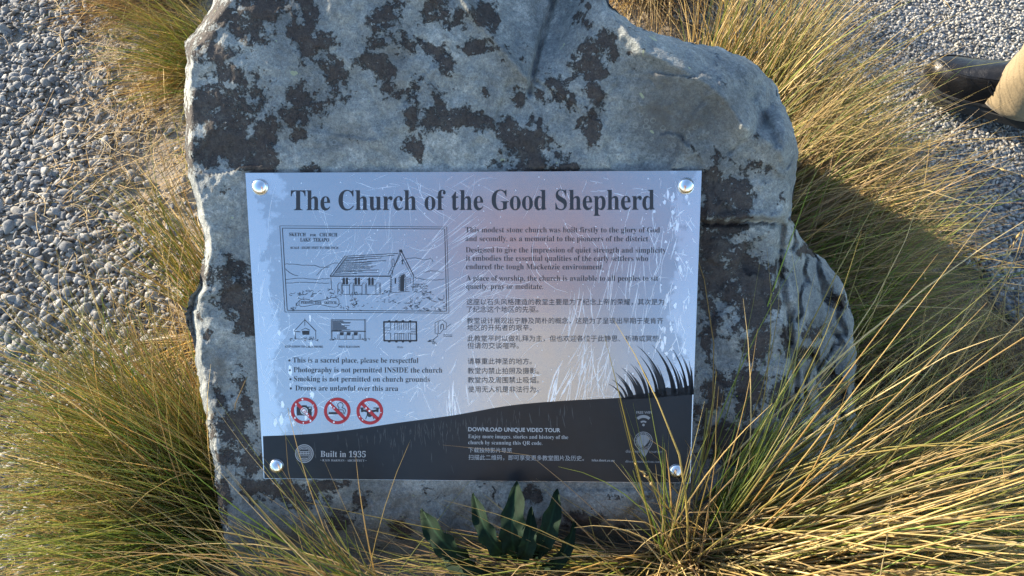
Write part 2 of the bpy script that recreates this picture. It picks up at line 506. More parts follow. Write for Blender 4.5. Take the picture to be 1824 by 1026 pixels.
def rock_w(x, y, dedge):
    w = np.zeros_like(x)
    # wedge-shaped notch between the two shoulders
    x1 = 815 + 130 * (y + 20) / 170; x2 = 1000 - 55 * (y + 20) / 170
    ins = sstep(-14, 12, x - x1) * (1 - sstep(-4, 84, x - x2))
    fr = np.clip((x - x1) / np.maximum(x2 - x1, 8), 0, 1.15)
    w -= ins * np.clip((155 - y) / 170, 0, 1.3) * sstep(-130, -25, y) * (.004 + .085 * fr)
    w -= .016 * np.exp(-(poly_dist(x, y, [(1002, -60), (984, 10), (962, 80), (946, 142), (944, 165)]) / 5.0) ** 2)
    w += .012 * np.exp(-(poly_dist(x, y, [(800, -40), (840, 20), (880, 70), (940, 140)]) / 9.0) ** 2)
    # right shoulder of the notch leans away to the left
    w -= .004 * sstep(1075, 950, x) * sstep(240, 60, y) * sstep(940, 965, x)
    # ridge running down the right shoulder, and the right-hand edge of the face
    rd = [(1030, -60), (1082, 8), (1112, 52), (1150, 92), (1215, 122), (1262, 150), (1297, 182), (1322, 222), (1352, 240), (1388, 262), (1399, 300), (1394, 400),
          (1386, 480), (1402, 560), (1418, 640), (1428, 760), (1440, 1150)]
    d = poly_dist(x, y, rd)
    lim = np.interp(y, [0, 380, 440, 900], [.30, .16, .085, .09])
    w -= np.minimum(.00125 * soft(d, 1.3), lim)
    w += .042 * np.exp(-np.maximum(-d, 0) / 58) * sstep(930, 1190, x) * sstep(330, 240, y) * sstep(-40, 110, y)
    w -= .020 * np.exp(-(poly_dist(x, y, [(1396, 392), (1390, 440), (1388, 485), (1404, 560), (1414, 640), (1420, 700)]) / 6.5) ** 2)
    w -= .016 * np.exp(-(poly_dist(x, y, [(1340, 176), (1362, 215), (1386, 258)]) / 9) ** 2)
    # hollow and step behind the ridge
    w -= .034 * np.exp(-(((x - 1362) + .45 * (y - 215)) / 15) ** 2 - ((y - 218) / 38) ** 2)
    w += .020 * np.exp(-((x - 1330) / 45) ** 2 - ((y - 128) / 22) ** 2)
    w += .012 * np.exp(-((x - 1396) / 14) ** 2 - ((y - 250) / 26) ** 2)
    # facet just under the ridge
    w -= .00022 * soft(-poly_dist(x, y, [(1250, 330), (1262, 290), (1315, 222)]) * 1.0, 4) * sstep(1180, 1240, x) * sstep(305, 290, y) * .0
    w -= .010 * sstep(1322, 1300, x) * sstep(1225, 1290, x) * sstep(300, 240, y) * sstep(150, 200, y)
    w -= .0045 * np.exp(-(poly_dist(x, y, [(1300, 272), (1322, 256), (1346, 240)]) / 3.5) ** 2)
    # ledge across the right side, face below it set back
    led = 394 + 1.6 * np.sin(x * .05) + 1.0 * np.sin(x * .23)
    w -= .030 * sstep(-3, 5, y - led) * sstep(1190, 1252, x) * (1 - .8 * sstep(470, 700, y))
    w -= .012 * np.exp(-((y - led - 2) / 4.0) ** 2) * sstep(1225, 1250, x) * sstep(1400, 1385, x)
    w += .008 * np.exp(-((y - led + 9) / 7) ** 2) * sstep(1200, 1252, x) * sstep(1410, 1380, x)
    # lower right block: two facets meeting in a slanting edge
    d2 = poly_dist(x, y, [(1395, 430), (1440, 470), (1500, 520), (1512, 600), (1505, 800)])
    low = sstep(1396, 1420, x) * sstep(430, 450, y)
    w -= low * np.minimum(.0012 * soft(d2, 3), .09)
    w -= low * .022 * sstep(560, 640, y - .35 * (x - 1400))
    w -= low * .012 * np.exp(-((y - 560 - .4 * (x - 1400)) / 8) ** 2)
    # chipped chamfer on the upper left edge
    d3 = poly_dist(x, y, [(336, 420), (341, 200), (341, 92), (352, 74), (384, 36), (430, -30), (470, -70)])
    w -= .00170 * soft(d3, 1.6)
    d4 = poly_dist(x, y, [(346, 1100), (392, 930), (386, 880), (372, 760), (356, 640), (356, 540), (366, 505), (370, 440)])
    w -= .0009 * soft(d4, 2.0) * sstep(430, 520, y)
    w -= .018 * (1 - sstep(0, 13, dedge))
    # the foot of the stone turns under
    w -= .0013 * soft(y - 945 + 20 * np.sin(x * .013), 10)
    return w


def build_rock():
    P = np.array(SIL, float); Q = np.vstack([P, P[:1]])
    seg = np.hypot(*np.diff(Q, axis=0).T); s = np.concatenate([[0], np.cumsum(seg)])
    nT, nR = 900, 170
    tt = np.linspace(0, s[-1], nT, endpoint=False)
    B = np.stack([np.interp(tt, s, Q[:, 0]), np.interp(tt, s, Q[:, 1])], 1)
    nz = np.stack([B[:, 0] / 26, B[:, 1] / 26, np.zeros(nT)], 1)
    out = (B - CEN) / np.linalg.norm(B - CEN, axis=1)[:, None]
    B = B + out * (3.2 * fbm(nz, 3, 2) + 1.3 * fbm(nz * 5, 2, 4))[:, None]
    r = (1 - (1 - np.linspace(0, 1, nR + 1)[1:]) ** 1.35)
    X = CEN[0] + r[:, None] * (B[:, 0] - CEN[0])[None]; Y = CEN[1] + r[:, None] * (B[:, 1] - CEN[1])[None]
    ded = (1 - r)[:, None] * np.linalg.norm(B - CEN, axis=1)[None]
    x = np.concatenate([[CEN[0]], X.ravel()]); y = np.concatenate([[CEN[1]], Y.ravel()])
    de = np.concatenate([[500], np.broadcast_to(ded, X.shape).ravel()])
    w = rock_w(x, y, de)
    base = on_plane(x, y, w)
    sgn = sstep(415, 445, x) * sstep(1275, 1245, x) * sstep(290, 312, y) * sstep(885, 862, y)
    nse = .0085 * fbm(base * 7, 4, 21) + .0042 * fbm(base * 28, 4, 22) + .0014 * fbm(base * 110, 3, 23)
    ridged = 1 - np.abs(fbm(base * np.array([9, 9, 14]) + 3, 3, 41))
    nse = nse - .016 * sstep(.84, 1.0, ridged) * sstep(1360, 1420, x)
    # chipped fracture planes: patches of slightly different tilt that meet in small steps
    rgc = np.random.default_rng(5)
    for K_, tilt_, amp in ((70, .055, 1.0), (420, .07, .55)):
        cx_, cy_ = rgc.uniform(320, 1540, K_), rgc.uniform(-210, 1190, K_); gx_, gy_ = rgc.normal(0, tilt_, (2, K_))
        wx_, wy_ = x + 1.6 * 14 * fbm(base * 14, 3, 91), y + 1.6 * 14 * fbm(base * 14, 3, 92)
        best = np.full(x.shape, 1e12); val = np.zeros_like(x)
        for k in range(K_):
            dd = (wx_ - cx_[k]) ** 2 + ((wy_ - cy_[k]) * .8) ** 2; m = dd < best
            best = np.where(m, dd, best); val = np.where(m, (gx_[k] * (x - cx_[k]) + gy_[k] * (y - cy_[k])) * .00073, val)
        nse = nse + amp * np.clip(val, -.005, .005) * (.55 + .8 * sstep(1040, 1120, x) + .4 * sstep(360, 330, x))
    w2 = w + nse * (1 - .8 * sgn)
    w2 = np.where(sgn > .5, np.minimum(w2, -.001), w2)
    V = on_plane(x, y, w2)
    lich = np.zeros_like(x)
    warp = 14 * fbm(base * 16, 3, 61); warp2 = 14 * fbm(base * 16 + 5, 3, 62)
    for (cx, cy, rx, ry) in LICHEN:
        q = ((x + warp - cx) / rx) ** 2 + ((y + warp2 - cy) / ry) ** 2
        lich = np.maximum(lich, np.exp(-.55 * q))
    lich = .14 + .60 * lich
    stain_shade = np.zeros_like(x)
    for (cx, cy, rx, ry) in ((1225, 208, 90, 66), (1180, 150, 40, 40), (1290, 290, 60, 26), (600, 250, 60, 20), (700, 140, 30, 60), (1300, 380, 50, 16), (560, 950, 130, 52), (800, 930, 260, 60), (1080, 920, 180, 60), (380, 690, 26, 60)):  # wide ellipses below the sign are painted shade; the smaller ones brown stains
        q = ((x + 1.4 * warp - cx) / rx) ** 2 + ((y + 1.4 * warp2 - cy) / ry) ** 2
        stain_shade = np.maximum(stain_shade, 1.0 * np.exp(-.8 * q * q))
    F = [[0, 1 + j, 1 + (j + 1) % nT] for j in range(nT)]
    ring = lambda k: 1 + k * nT
    quads = []
    for k in range(nR - 1):
        a = ring(k) + np.arange(nT); b = ring(k) + (np.arange(nT) + 1) % nT
        quads.append(np.stack([a, a + nT, b + nT, b], 1))
    edge = V[1 + (nR - 1) * nT:]
    extra = []
    ctr = edge.mean(0)
    for sdep in (.008, .025, .06, .12, .22, .36, .55, .8):
        q = edge - SN * sdep + (ctr - edge) * np.array([.10, 0, 0]) * sdep
        q = q - SN * (.02 * fbm(q * 9, 3, 71))[:, None]
        q[:, 2] = np.maximum(q[:, 2], -.12 - .02 * sdep)
        extra.append(q)
    nv = len(V)
    Vall = np.vstack([V] + extra); lall = np.concatenate([lich] + [np.full(nT, .22)] * len(extra)); sall = np.concatenate([stain_shade, np.zeros(nT * len(extra))])
    prev = ring(nR - 1)
    for k in range(len(extra)):
        cur = nv + k * nT
        a = np.arange(nT); b = (a + 1) % nT
        quads.append(np.stack([prev + a, cur + a, cur + b, prev + b], 1)); prev = cur
    F = [list(f) for f in np.vstack(quads)] + F + [list(range(prev, prev + nT))[::-1]]
    F = [f[::-1] for f in F]
    o = mesh_np('boulder', Vall, F, M_ROCK, attrs={'lichen': lall, 'stain_shade': sall})
    tag(o, 'big grey boulder blotched with dark lichen that carries the metal sign', 'boulder')
    return o


build_rock()

# ------------------------------------------------------------------ the information sign
PLATE_W = .0055            # front of the sheet stands this far off the stone's face
sign = empty('information_sign', tuple(on_plane(np.array(850.0), np.array(857.0), PLATE_W)))
tag(sign, 'scratched brushed metal sign about a church, bolted to the boulder face', 'sign')
SIGN_INV = sign.location.copy()


def sp(px, py, lift=0.0):
    """photo point -> point on the sheet's front, in the sign's own space"""
    return on_plane(np.asarray(px, float), np.asarray(py, float), PLATE_W + lift) - np.array(SIGN_INV)


def build_plate():
    c = [(437, 308), (1250, 304), (1229.5, 860.5), (470, 852.5)]
    n = 24; V = []; UV = []
    f = lambda a, b, t: (a[0] + (b[0] - a[0]) * t, a[1] + (b[1] - a[1]) * t)
    for back in (0, 1):
        for j in range(n + 1):
            for i in range(n + 1):
                u, v = i / n, j / n
                q = f(f(c[0], c[1], u), f(c[3], c[2], u), v)
                V.append(sp(q[0], q[1], -.0025 * back)); UV.append((u * 1.41, 1 - v))
    F = []; m = (n + 1) ** 2
    for j in range(n):
        for i in range(n):
            a = j * (n + 1) + i
            F.append([a, a + n + 1, a + n + 2, a + 1]); F.append([m + a, m + a + 1, m + a + n + 2, m + a + n + 1])
    rim = [i for i in range(n + 1)] + [(j + 1) * (n + 1) + n for j in range(n)] + [n * (n + 1) + n - 1 - i for i in range(n)] + [(n - 1 - j) * (n + 1) for j in range(n - 1)]
    for k in range(len(rim)):
        a, b = rim[k], rim[(k + 1) % len(rim)]
        F.append([a, b, m + b, m + a])
    o = mesh_np('plate', np.array(V), F, M_PLATE, sign, smooth=False)
    uv = o.data.uv_layers.new(name='UVMap')
    for lp in o.data.loops: uv.data[lp.index].uv = UV[lp.vertex_index]


class Print:
    """collects flat shapes, given in photo coordinates, into one printed mesh on the sheet"""
    def __init__(s): s.P = []; s.F = []

    def poly(s, pts):
        b = len(s.P); s.P += [tuple(p) for p in pts]; s.F.append(list(range(b, b + len(pts)))); return s

    def stroke(s, pts, w=1.0, taper=False):
        pts = np.array(pts, float)
        if len(pts) < 2: return s
        d = np.gradient(pts, axis=0); d /= np.maximum(np.linalg.norm(d, axis=1), 1e-6)[:, None]
        nrm = np.stack([-d[:, 1], d[:, 0]], 1)
        t = np.linspace(0, 1, len(pts))
        ww = np.broadcast_to(np.asarray(w, float), (len(pts),)) * (np.minimum(1, 3 * np.minimum(t, 1 - t) + .15) if taper else 1)
        l, r = pts + nrm * ww[:, None] / 2, pts - nrm * ww[:, None] / 2
        b = len(s.P); n = len(pts)
        s.P += [tuple(p) for p in l] + [tuple(p) for p in r]
        s.F += [[b + i, b + i + 1, b + n + i + 1, b + n + i] for i in range(n - 1)]
        return s

    def ring(s, cx, cy, ro, ri, n=48, a0=0, a1=360):
        a = np.radians(np.linspace(a0, a1, n + 1)); b = len(s.P)
        s.P += [(cx + ro * math.cos(t), cy - ro * math.sin(t)) for t in a] + [(cx + ri * math.cos(t), cy - ri * math.sin(t)) for t in a]
        s.F += [[b + i, b + i + 1, b + n + 2 + i, b + n + 1 + i] for i in range(n)]
        return s

    def disc(s, cx, cy, r, ry=None, n=28):
        return s.poly([(cx + r * math.cos(2 * math.pi * k / n), cy - (ry or r) * math.sin(2 * math.pi * k / n)) for k in range(n)])

    def rect(s, x0, y0, x1, y1): return s.poly([(x0, y0), (x1, y0), (x1, y1), (x0, y1)])

    def add(s, P, F):
        b = len(s.P); s.P += [tuple(p) for p in P]; s.F += [[b + i for i in f] for f in F]

    def build(s, name, mat, lift, parent=sign):
        P = np.array(s.P)
        V = sp(P[:, 0], P[:, 1], lift)
        bm = bmesh.new(); vs_ = [bm.verts.new(v) for v in V]
        for f in s.F:
            try: bm.faces.new([vs_[i] for i in f])
            except ValueError: pass
        nn = Vector(SN)
        for f in bm.faces:
            f.normal_update()
            if f.normal.dot(nn) < 0: f.normal_flip()
        big = [f for f in bm.faces if len(f.verts) > 4]
        if big: bmesh.ops.triangulate(bm, faces=big)
        me = bpy.data.meshes.new(name); bm.to_mesh(me); bm.free()
        me.materials.append(mat)
        o = bpy.data.objects.new(name, me); o.parent = parent; col.objects.link(o); return o


def serif(t):
    o = ''
    for ch in t:
        if 'A' <= ch <= 'Z': o += chr(0x1D400 + ord(ch) - 65)
        elif 'a' <= ch <= 'z': o += chr(0x1D41A + ord(ch) - 97)
        elif '0' <= ch <= '9': o += chr(0x1D7CE + ord(ch) - 48)
        else: o += ch
    return o


def text_shapes(items):
    """items: (print, text, x0, y0, x1, y1, height factor, stroke offset)"""
    obs = []
    for it in items:
        cu = bpy.data.curves.new('lettering', 'FONT'); cu.body = it[1]; cu.size = .5; cu.offset = it[7]; cu.resolution_u = 3
        o = bpy.data.objects.new('lettering', cu); col.objects.link(o); obs.append(o)
    bpy.context.view_layer.update()
    dg = bpy.context.evaluated_depsgraph_get()
    for o, (pr, t, x0, y0, x1, y1, hf, off) in zip(obs, items):
        me = bpy.data.meshes.new_from_object(o.evaluated_get(dg))
        co = np.array([v.co[:] for v in me.vertices])
        if len(co):
            lo, hi = co[:, 0].min(), co[:, 0].max()
            ex = np.array([x1 - x0, y1 - y0]) / (hi - lo)
            up = np.array([ex[1], -ex[0]]) * hf
            P = np.array([x0, y0]) + (co[:, :1] - lo) * ex + co[:, 1:2] * up
            pr.add(P, [list(p.vertices) for p in me.polygons])
        cu = o.data; bpy.data.objects.remove(o); bpy.data.curves.remove(cu); bpy.data.meshes.remove(me)


def smooth_curve(pts, n=40):
    pts = np.array(pts, float); t = np.concatenate([[0], np.cumsum(np.hypot(*np.diff(pts, axis=0).T))]); out = []
    m = np.gradient(pts, t, axis=0)
    for s in np.linspace(0, t[-1], n):
        i = min(np.searchsorted(t, s, 'right') - 1, len(t) - 2); h = t[i + 1] - t[i]; u = (s - t[i]) / h
        out.append((2 * u**3 - 3 * u**2 + 1) * pts[i] + (u**3 - 2 * u**2 + u) * h * m[i] + (-2 * u**3 + 3 * u**2) * pts[i + 1] + (u**3 - u**2) * h * m[i + 1])
    return np.array(out)


def build_print():
    title, body, rules, han, band, pale, seal, wifi, pin, built = (Print() for _ in range(10))
    LT = -.0028
    T = [(title, serif('The Church of the Good Shepherd'), 518, 374.5, 1166, 373.5, 1.2, 0.0)]
    for t, x0, y0, x1, y1 in (
            ('This modest stone church was built firstly to the glory of God', 829, 413.9, 1175.5, 414.2),
            ('and secondly, as a memorial to the pioneers of the district.', 829, 429.6, 1157, 429.9),
            ('Designed to give the impression of quiet strength and simplicity', 829.5, 449.6, 1186, 450.2),
            ('it embodies the essential qualities of the early settlers who', 830, 464.4, 1154.5, 465),
            ('endured the tough Mackenzie environment.', 830, 479.6, 1075, 480),
            ('A place of worship, the church is available to all peoples to sit', 830.5, 500, 1172.5, 500.3),
            ('quietly, pray or meditate.', 830.5, 514.6, 967.5, 515),
            ('This is a sacred place, please be respectful', 521.4, 645.8, 745, 646.6),
            ('Photography is not permitted INSIDE the church', 522.9, 663.1, 788, 664),
            ('Smoking is not permitted on church grounds', 523.2, 679.3, 765.5, 680.3),
            ('Drones are unlawful over this area', 525.8, 695.6, 709, 696.5)):
        T.append((rules if x0 < 800 else body, serif(t), x0, y0, x1, y1, 1.08, LT))
    for x, y in ((515.3, 642.2), (516.3, 659.6), (517.2, 675.6), (517.9, 692)): rules.disc(x, y, 1.8)
    for t, x0, y0, x1, y1 in (
            ('这座以石头风格建造的教堂主要是为了纪念上帝的荣耀，其次是为', 831, 542.2, 1183, 542.4),
            ('了纪念这个地区的先驱。', 831, 555.6, 959, 555.7),
            ('教堂设计展现出宁静及简朴的概念，这是为了呈现出早期于麦肯齐', 831.5, 575.6, 1181.5, 575.8),
            ('地区的开拓者的艰辛。', 832, 588, 947, 588.1),
            ('此教堂平时以做礼拜为主，但也欢迎各位于此静思、祈祷或冥想，', 832.5, 607.3, 1178, 607.6),
            ('但请勿交谈喧哗。', 832.5, 620.2, 924, 620.3),
            ('请尊重此神圣的地方。', 833, 648, 947, 648.2), ('教堂内禁止拍照及摄影。', 833, 665, 959.5, 665.2),
            ('教堂内及周围禁止吸烟。', 833, 681.4, 959.5, 681.6), ('使用无人机是非法行为。', 833.5, 698, 959.5, 698.2)):
        T.append((han, t, x0, y0, x1, y1, .98, 0.0))
    T += [(pale, 'DOWNLOAD UNIQUE VIDEO TOUR', 834, 768, 998, 769.8, 1.0, .012),
          (pale, serif('Enjoy more images, stories and history of the'), 834, 780.4, 1012, 782, 1.08, LT),
          (pale, serif('church by scanning this QR code.'), 834, 791.2, 966, 792.6, 1.08, LT),
          (pale, '下载独特影片导览', 834.3, 805.2, 911.7, 806, 1.0, 0.0), (pale, '扫描此二维码，即可享受更多教堂图片及历史。', 834.5, 818.3, 1040, 820.2, 1.0, 0.0),
          (pale, serif('teka.dmrt.co.nz'), 1054, 821.6, 1094.5, 822.4, 1.0, LT), (wifi, 'FREE WIFI', 1133, 737, 1160.5, 737, 1.0, .008),
          (pin, 'discover NZ tourism', 1114.5, 806.2, 1180, 807, 1.0, 0.0), (pin, serif('discovernztourism.com'), 1114, 823.8, 1177, 824.6, 1.0, LT),
          (built, serif('Built in 1935'), 570.9, 813.8, 651.4, 814.6, 1.12, -.002), (built, serif('• R.S.D. HARMAN - ARCHITECT •'), 571, 821.6, 652.5, 822.3, 1.0, LT)]
    # --- dark band with the hill line and the tussock silhouette
    top = smooth_curve([(468.2, 777), (540, 774), (620, 766.5), (700, 754.5), (810, 739.5), (908, 722.5), (1007, 713.8), (1081, 710), (1160, 706), (1233.4, 700)], 60)
    for i in range(len(top) - 1):
        a, b = top[i], top[i + 1]; u0, u1 = (a[0] - 468) / 765.5, (b[0] - 468) / 765.5
        bl = lambda u: (470.6 + u * (1228.7 - 470.6), 852 + u * 8)
        band.poly([a, b, bl(u1), bl(u0)])
    rr = random.Random(5)
    tips = [(1084, 684, 1110), (1090, 676, 1117), (1096, 664, 1126), (1100, 670, 1122), (1107, 655, 1140), (1113, 664, 1136), (1123, 648, 1152), (1118, 660, 1143), (1131, 652, 1154),
            (1140, 634, 1172), (1135, 645, 1160), (1148, 643, 1172), (1135, 616, 1186), (1142, 621, 1182), (1152, 636, 1178), (1161, 614, 1204), (1168, 622, 1202), (1174, 631, 1200),
            (1158, 650, 1176), (1182, 628, 1212), (1197, 620, 1224), (1190, 640, 1210), (1204, 634, 1224), (1212, 629, 1231), (1219, 640, 1233), (1227, 642, 1234), (1170, 650, 1186), (1200, 650, 1216),
            (1222, 655, 1230), (1186, 655, 1198), (1145, 664, 1160), (1130, 672, 1146), (1112, 682, 1128), (1160, 668, 1170), (1210, 660, 1222), (1232, 655, 1233.5)]
    for tx, ty, bx in tips:
        by = float(np.interp(bx, top[:, 0], top[:, 1])) + 3
        cxx, cyy = bx - .12 * (bx - tx), ty + .42 * (by - ty)
        cv = [((1 - t) ** 2 * bx + 2 * t * (1 - t) * cxx + t * t * tx, (1 - t) ** 2 * by + 2 * t * (1 - t) * cyy + t * t * ty) for t in np.linspace(0, 1, 12)]
        band.stroke(cv, np.linspace(rr.uniform(4.2, 6), .4, 12))
    bm_ = [(x, float(np.interp(x, top[:, 0], top[:, 1])) + 2) for x in np.linspace(1110, 1233.4, 12)]
    up = [(x, y - 2 - 16 * max(0, math.sin((x - 1110) / 124 * 1.7)) * (.8 + .2 * math.sin(x))) for x, y in bm_]
    for i in range(11): band.poly([up[i], up[i + 1], bm_[i + 1], bm_[i]])
    # --- prohibition signs: each a red ring with its picture as a sub-part
    CC = ((541.7, 732, 'no_photography_sign'), (600.6, 732.1, 'no_smoking_sign'), (658.6, 732.7, 'no_drones_sign'))
    chips = ((538.7, 711.5, 1.7), (527, 720, 1.2), (525.4, 744.5, 1.5), (540.3, 753.2, 1.1), (553, 749.6, 1.6), (541.3, 731.5, 1.8), (546.6, 737, 1.9), (549, 740.6, 1.3), (558.3, 721.5, .9), (551.3, 726.8, 1.2),
             (589, 715, 1.2), (588.2, 722, 1.7), (590.5, 724.5, 1.5), (595, 726.8, 1.1), (594.6, 752, 1.6), (658, 732, 1.9), (652, 727, 1.2), (640.4, 742.3, 1.0), (645.8, 747.9, 1.2), (678.6, 735, .9))
    for cx, cy, nm in CC:
        red, pic, dots = Print(), Print(), Print()
        red.ring(cx, cy, 23.7, 18.4); red.stroke([(cx - 14.5, cy - 14.5), (cx + 14.5, cy + 14.5)], 5.6)
        if 'photo' in nm:
            pic.poly([(cx - 13.6, cy - 7.5), (cx - 5.5, cy - 7.5), (cx - 3.5, cy - 10), (cx + 3.8, cy - 10), (cx + 5.6, cy - 7.5), (cx + 13.4, cy - 7.5), (cx + 13.4, cy + 8), (cx - 13, cy + 8)])
            dots.ring(cx, cy, 6.2, 5.2).ring(cx, cy, 3.6, 2.6).rect(cx + 9, cy - 6, cx + 12, cy - 4.6)
        elif 'smok' in nm:
            pic.rect(cx - 15.4, cy + 2.2, cx + 8.4, cy + 5.8); pic.rect(cx + 9.8, cy + 2.2, cx + 11.2, cy + 5.8); pic.rect(cx + 12.6, cy + 2.2, cx + 14, cy + 5.8)
            pic.ring(cx + 5.6, cy - 10.2, 5.4, 4.3, 30, -60, 250)
            pic.stroke(smooth_curve([(cx + 3.4, cy - 5.6), (cx + 1.9, cy - 2.6), (cx + 6, cy - 2), (cx + 10.6, cy - 1.2), (cx + 11.2, cy + 2)], 14), 1.1)
            pic.stroke(smooth_curve([(cx + 8, cy - 6), (cx + 12, cy - 4.4), (cx + 14.4, cy - 2), (cx + 14.6, cy + 2)], 14), 1.1)
        else:
            for q in (-1, 1):
                pic.rect(cx + q * 15 - 8.6, cy - 6.6, cx + q * 15 + 8.6, cy - 5.0)
                pic.poly([(cx + q * 11.5, cy - 5), (cx + q * 16, cy - 5), (cx + q * 15.4, cy + 1.6), (cx + q * 12, cy + 1.6)])
                pic.poly([(cx + q * 12, cy - 3.2), (cx, cy - 1.4), (cx, cy + 3), (cx + q * 12, cy + .4)])
                pic.stroke([(cx + q * 4, cy + 5), (cx + q * 7.4, cy + 14)], 1.3)
            pic.disc(cx, cy + 4.5, 5.4, 5.8)
        for x, y, r_ in chips:
            if abs(x - cx) < 28: dots.disc(x, y, r_, r_ * rr.uniform(.8, 1.4), 9)
        ro = red.build(nm, M_RED, .0005)
        pic.build('pictogram', M_INK, .0003, ro); dots.build('chipped_paint', M_SCR, .0007, ro)
    # --- seal, wireless symbol, map pin
    seal.ring(542, 808, 16.5, 15.2).ring(542, 808, 10.6, 9.8)
    for k in range(40): a = k * 9.0; seal.ring(542, 808, 14.3, 11.5, 2, a, a + 5)
    for k in range(5):
        h = math.sqrt(max(0, 9.4 ** 2 - (k * 4 - 8) ** 2)); seal.stroke([(542 - h, 800 + k * 4), (542 + h, 800 + k * 4)], 1.0)
    for k in range(6): seal.stroke([(535 + k * 2.8, 804.6), (535 + k * 2.8, 810.4)], 1.2)
    wifi.disc(1146.2, 757, 2.2); wifi.ring(1146.2, 757.5, 8.4, 5.4, 14, 47, 133); wifi.ring(1146.2, 757.5, 18.2, 13.2, 18, 47, 133)
    pin.ring(1146, 785.3, 16.4, 15.2)
    pin.poly([(1132.4, 794.6), (1138, 799), (1146, 801.6), (1154, 799), (1159.6, 794.6), (1148.4, 815)])
    for k in range(-2, 3):
        pin.stroke([(1146 + 14 * math.sin(k * .55) * math.cos(t), 785.3 - 14 * math.sin(t)) for t in np.linspace(-1.45, 1.45, 14)], .9)
        h = math.sqrt(14.2 ** 2 - (k * 5.4) ** 2); pin.stroke([(1146 - h, 785.3 + k * 5.4), (1146 + h, 785.3 + k * 5.4)], .9)
    pin.disc(1146, 785.3, 11.6)
    gm = Print(); gm.poly([(1150, 793), (1154, 789), (1157, 783), (1158.6, 784), (1157, 789), (1153, 794.4), (1147, 797)])
    # --- architect's sketch, strokes read in a 3.947 times enlargement of its corner
    Z = lambda pts: [(480 + a / 3.947, 380 + b / 3.947) for a, b in pts]
    sk = Print()
    wob = lambda pts, n, amp: [(a + rr.gauss(0, amp), b + rr.gauss(0, amp)) for a, b in smooth_curve(pts, n)]
    S = lambda pts, w=.75: sk.stroke(Z(pts), w)
    for fr, w in (([(72, 88), (1246, 96), (1262, 702), (108, 694), (72, 88)], .8), ([(90, 104), (1232, 110), (1246, 688), (124, 682), (90, 104)], 1.15)):
        for i in range(4): S([fr[i], fr[i + 1]], w)
    S([(425, 442), (850, 442)], 2.0); S([(425, 442), (528, 302), (545, 302)], 1.3); S([(440, 442), (545, 306)], .9); S([(528, 302), (905, 282)], 1.1)
    S([(850, 442), (920, 266)], 1.0); S([(880, 372), (928, 272)], .9); S([(928, 268), (1014, 440)], 1.5); S([(920, 285), (1002, 446)], .7)
    sk.poly(Z([(912, 255), (932, 255), (936, 275), (912, 272)]))
    for k in range(15):
        t = k / 15; y0 = 432 - t * 126; xs = 445 + t * 88; xe = xs + (380 - 12 * k if k % 2 else 190 + 13 * k) * rr.uniform(.7, 1.0)
        S(wob([(xs, y0), ((xs + xe) / 2, y0 - 4 - t * 5), (min(xe, 885 - (1 - t) * 40), y0 - 6 - t * 14)], 9, .8), rr.uniform(.55, 1.1))
    S([(432, 442), (434, 530)], 1.0); S([(855, 440), (852, 560)], .9); S([(1012, 440), (1008, 545)], 1.0); S([(520, 570), (780, 570)], .8); S([(850, 560), (985, 548)], .8)
    for k in range(9): S([(848 + rr.uniform(-3, 3), 455 + k * 12), (862, 452 + k * 12)], 1.0)
    for wx, sh in ((536, 0), (620, 2), (716, 4)):
        for dx in (-14, 8): sk.poly(Z([(wx + dx - 8, 458), (wx + dx, 450), (wx + dx + 8, 458), (wx + dx + 8, 500 + sh), (wx + dx - 8, 500 + sh)]))
        for dx in (-28, 24): S([(wx + dx - 4, 466), (wx + dx + 8, 466)], .9)
        S([(wx - 26, 506 + sh), (wx + 28, 506 + sh)], .9)
    for bx in (480, 562, 650, 748):
        S([(bx, 570), (bx, 502), (bx + 8, 490), (bx + 30, 490), (bx + 34, 570)], .9); S([(bx + 24, 500), (bx + 24, 568)], .7)
    sk.poly(Z([(918, 548), (918, 450), (926, 436), (944, 430), (950, 436), (946, 548)])); S([(958, 548), (958, 445), (948, 428), (930, 426), (912, 446), (912, 548)], .9)
    for k in range(7): S([(964, 450 + 14 * k), (972, 450 + 14 * k)], .9); S([(906, 452 + 14 * k), (914, 452 + 14 * k)], .8)
    for r_ in ((880, 455, 890, 495), (980, 458, 992, 492)): sk.poly(Z([(r_[0], r_[1]), (r_[2], r_[1]), (r_[2], r_[3]), (r_[0], r_[3])])) if r_[0] < 900 else S([(r_[0], r_[1]), (r_[2], r_[1]), (r_[2], r_[3]), (r_[0], r_[3]), (r_[0], r_[1])], .7)
    S([(934, 322), (934, 356)], 1.4); S([(926, 334), (944, 334)], 1.2); S([(928, 356), (944, 356)], .9)
    S([(862, 370), (860, 330), (868, 318), (876, 330), (876, 366)], 1.0); S([(850, 400), (862, 374), (880, 374)], 1.0); S([(836, 430), (846, 402), (866, 402), (866, 436)], 1.0)
    for pts in ([(108, 358), (160, 356), (230, 366), (300, 364), (380, 380), (420, 376)], [(110, 390), (170, 432), (200, 438)], [(330, 436), (390, 380), (460, 350), (500, 350)], [(110, 466), (220, 456), (300, 464), (425, 458)],
                [(112, 490), (240, 486), (420, 492)], [(960, 318), (1030, 314), (1080, 326), (1140, 322), (1150, 340)], [(1020, 450), (1090, 466), (1160, 470), (1232, 462)], [(1080, 416), (1140, 404), (1220, 414)], [(1016, 498), (1080, 500)],
                [(1100, 590), (1150, 616), (1180, 624)], [(186, 646), (210, 612), (330, 616), (488, 612), (488, 642), (330, 640), (206, 640), (210, 612)], [(186, 630), (188, 648), (206, 646)]):
        S(wob(pts, 24, 1.6), .8)
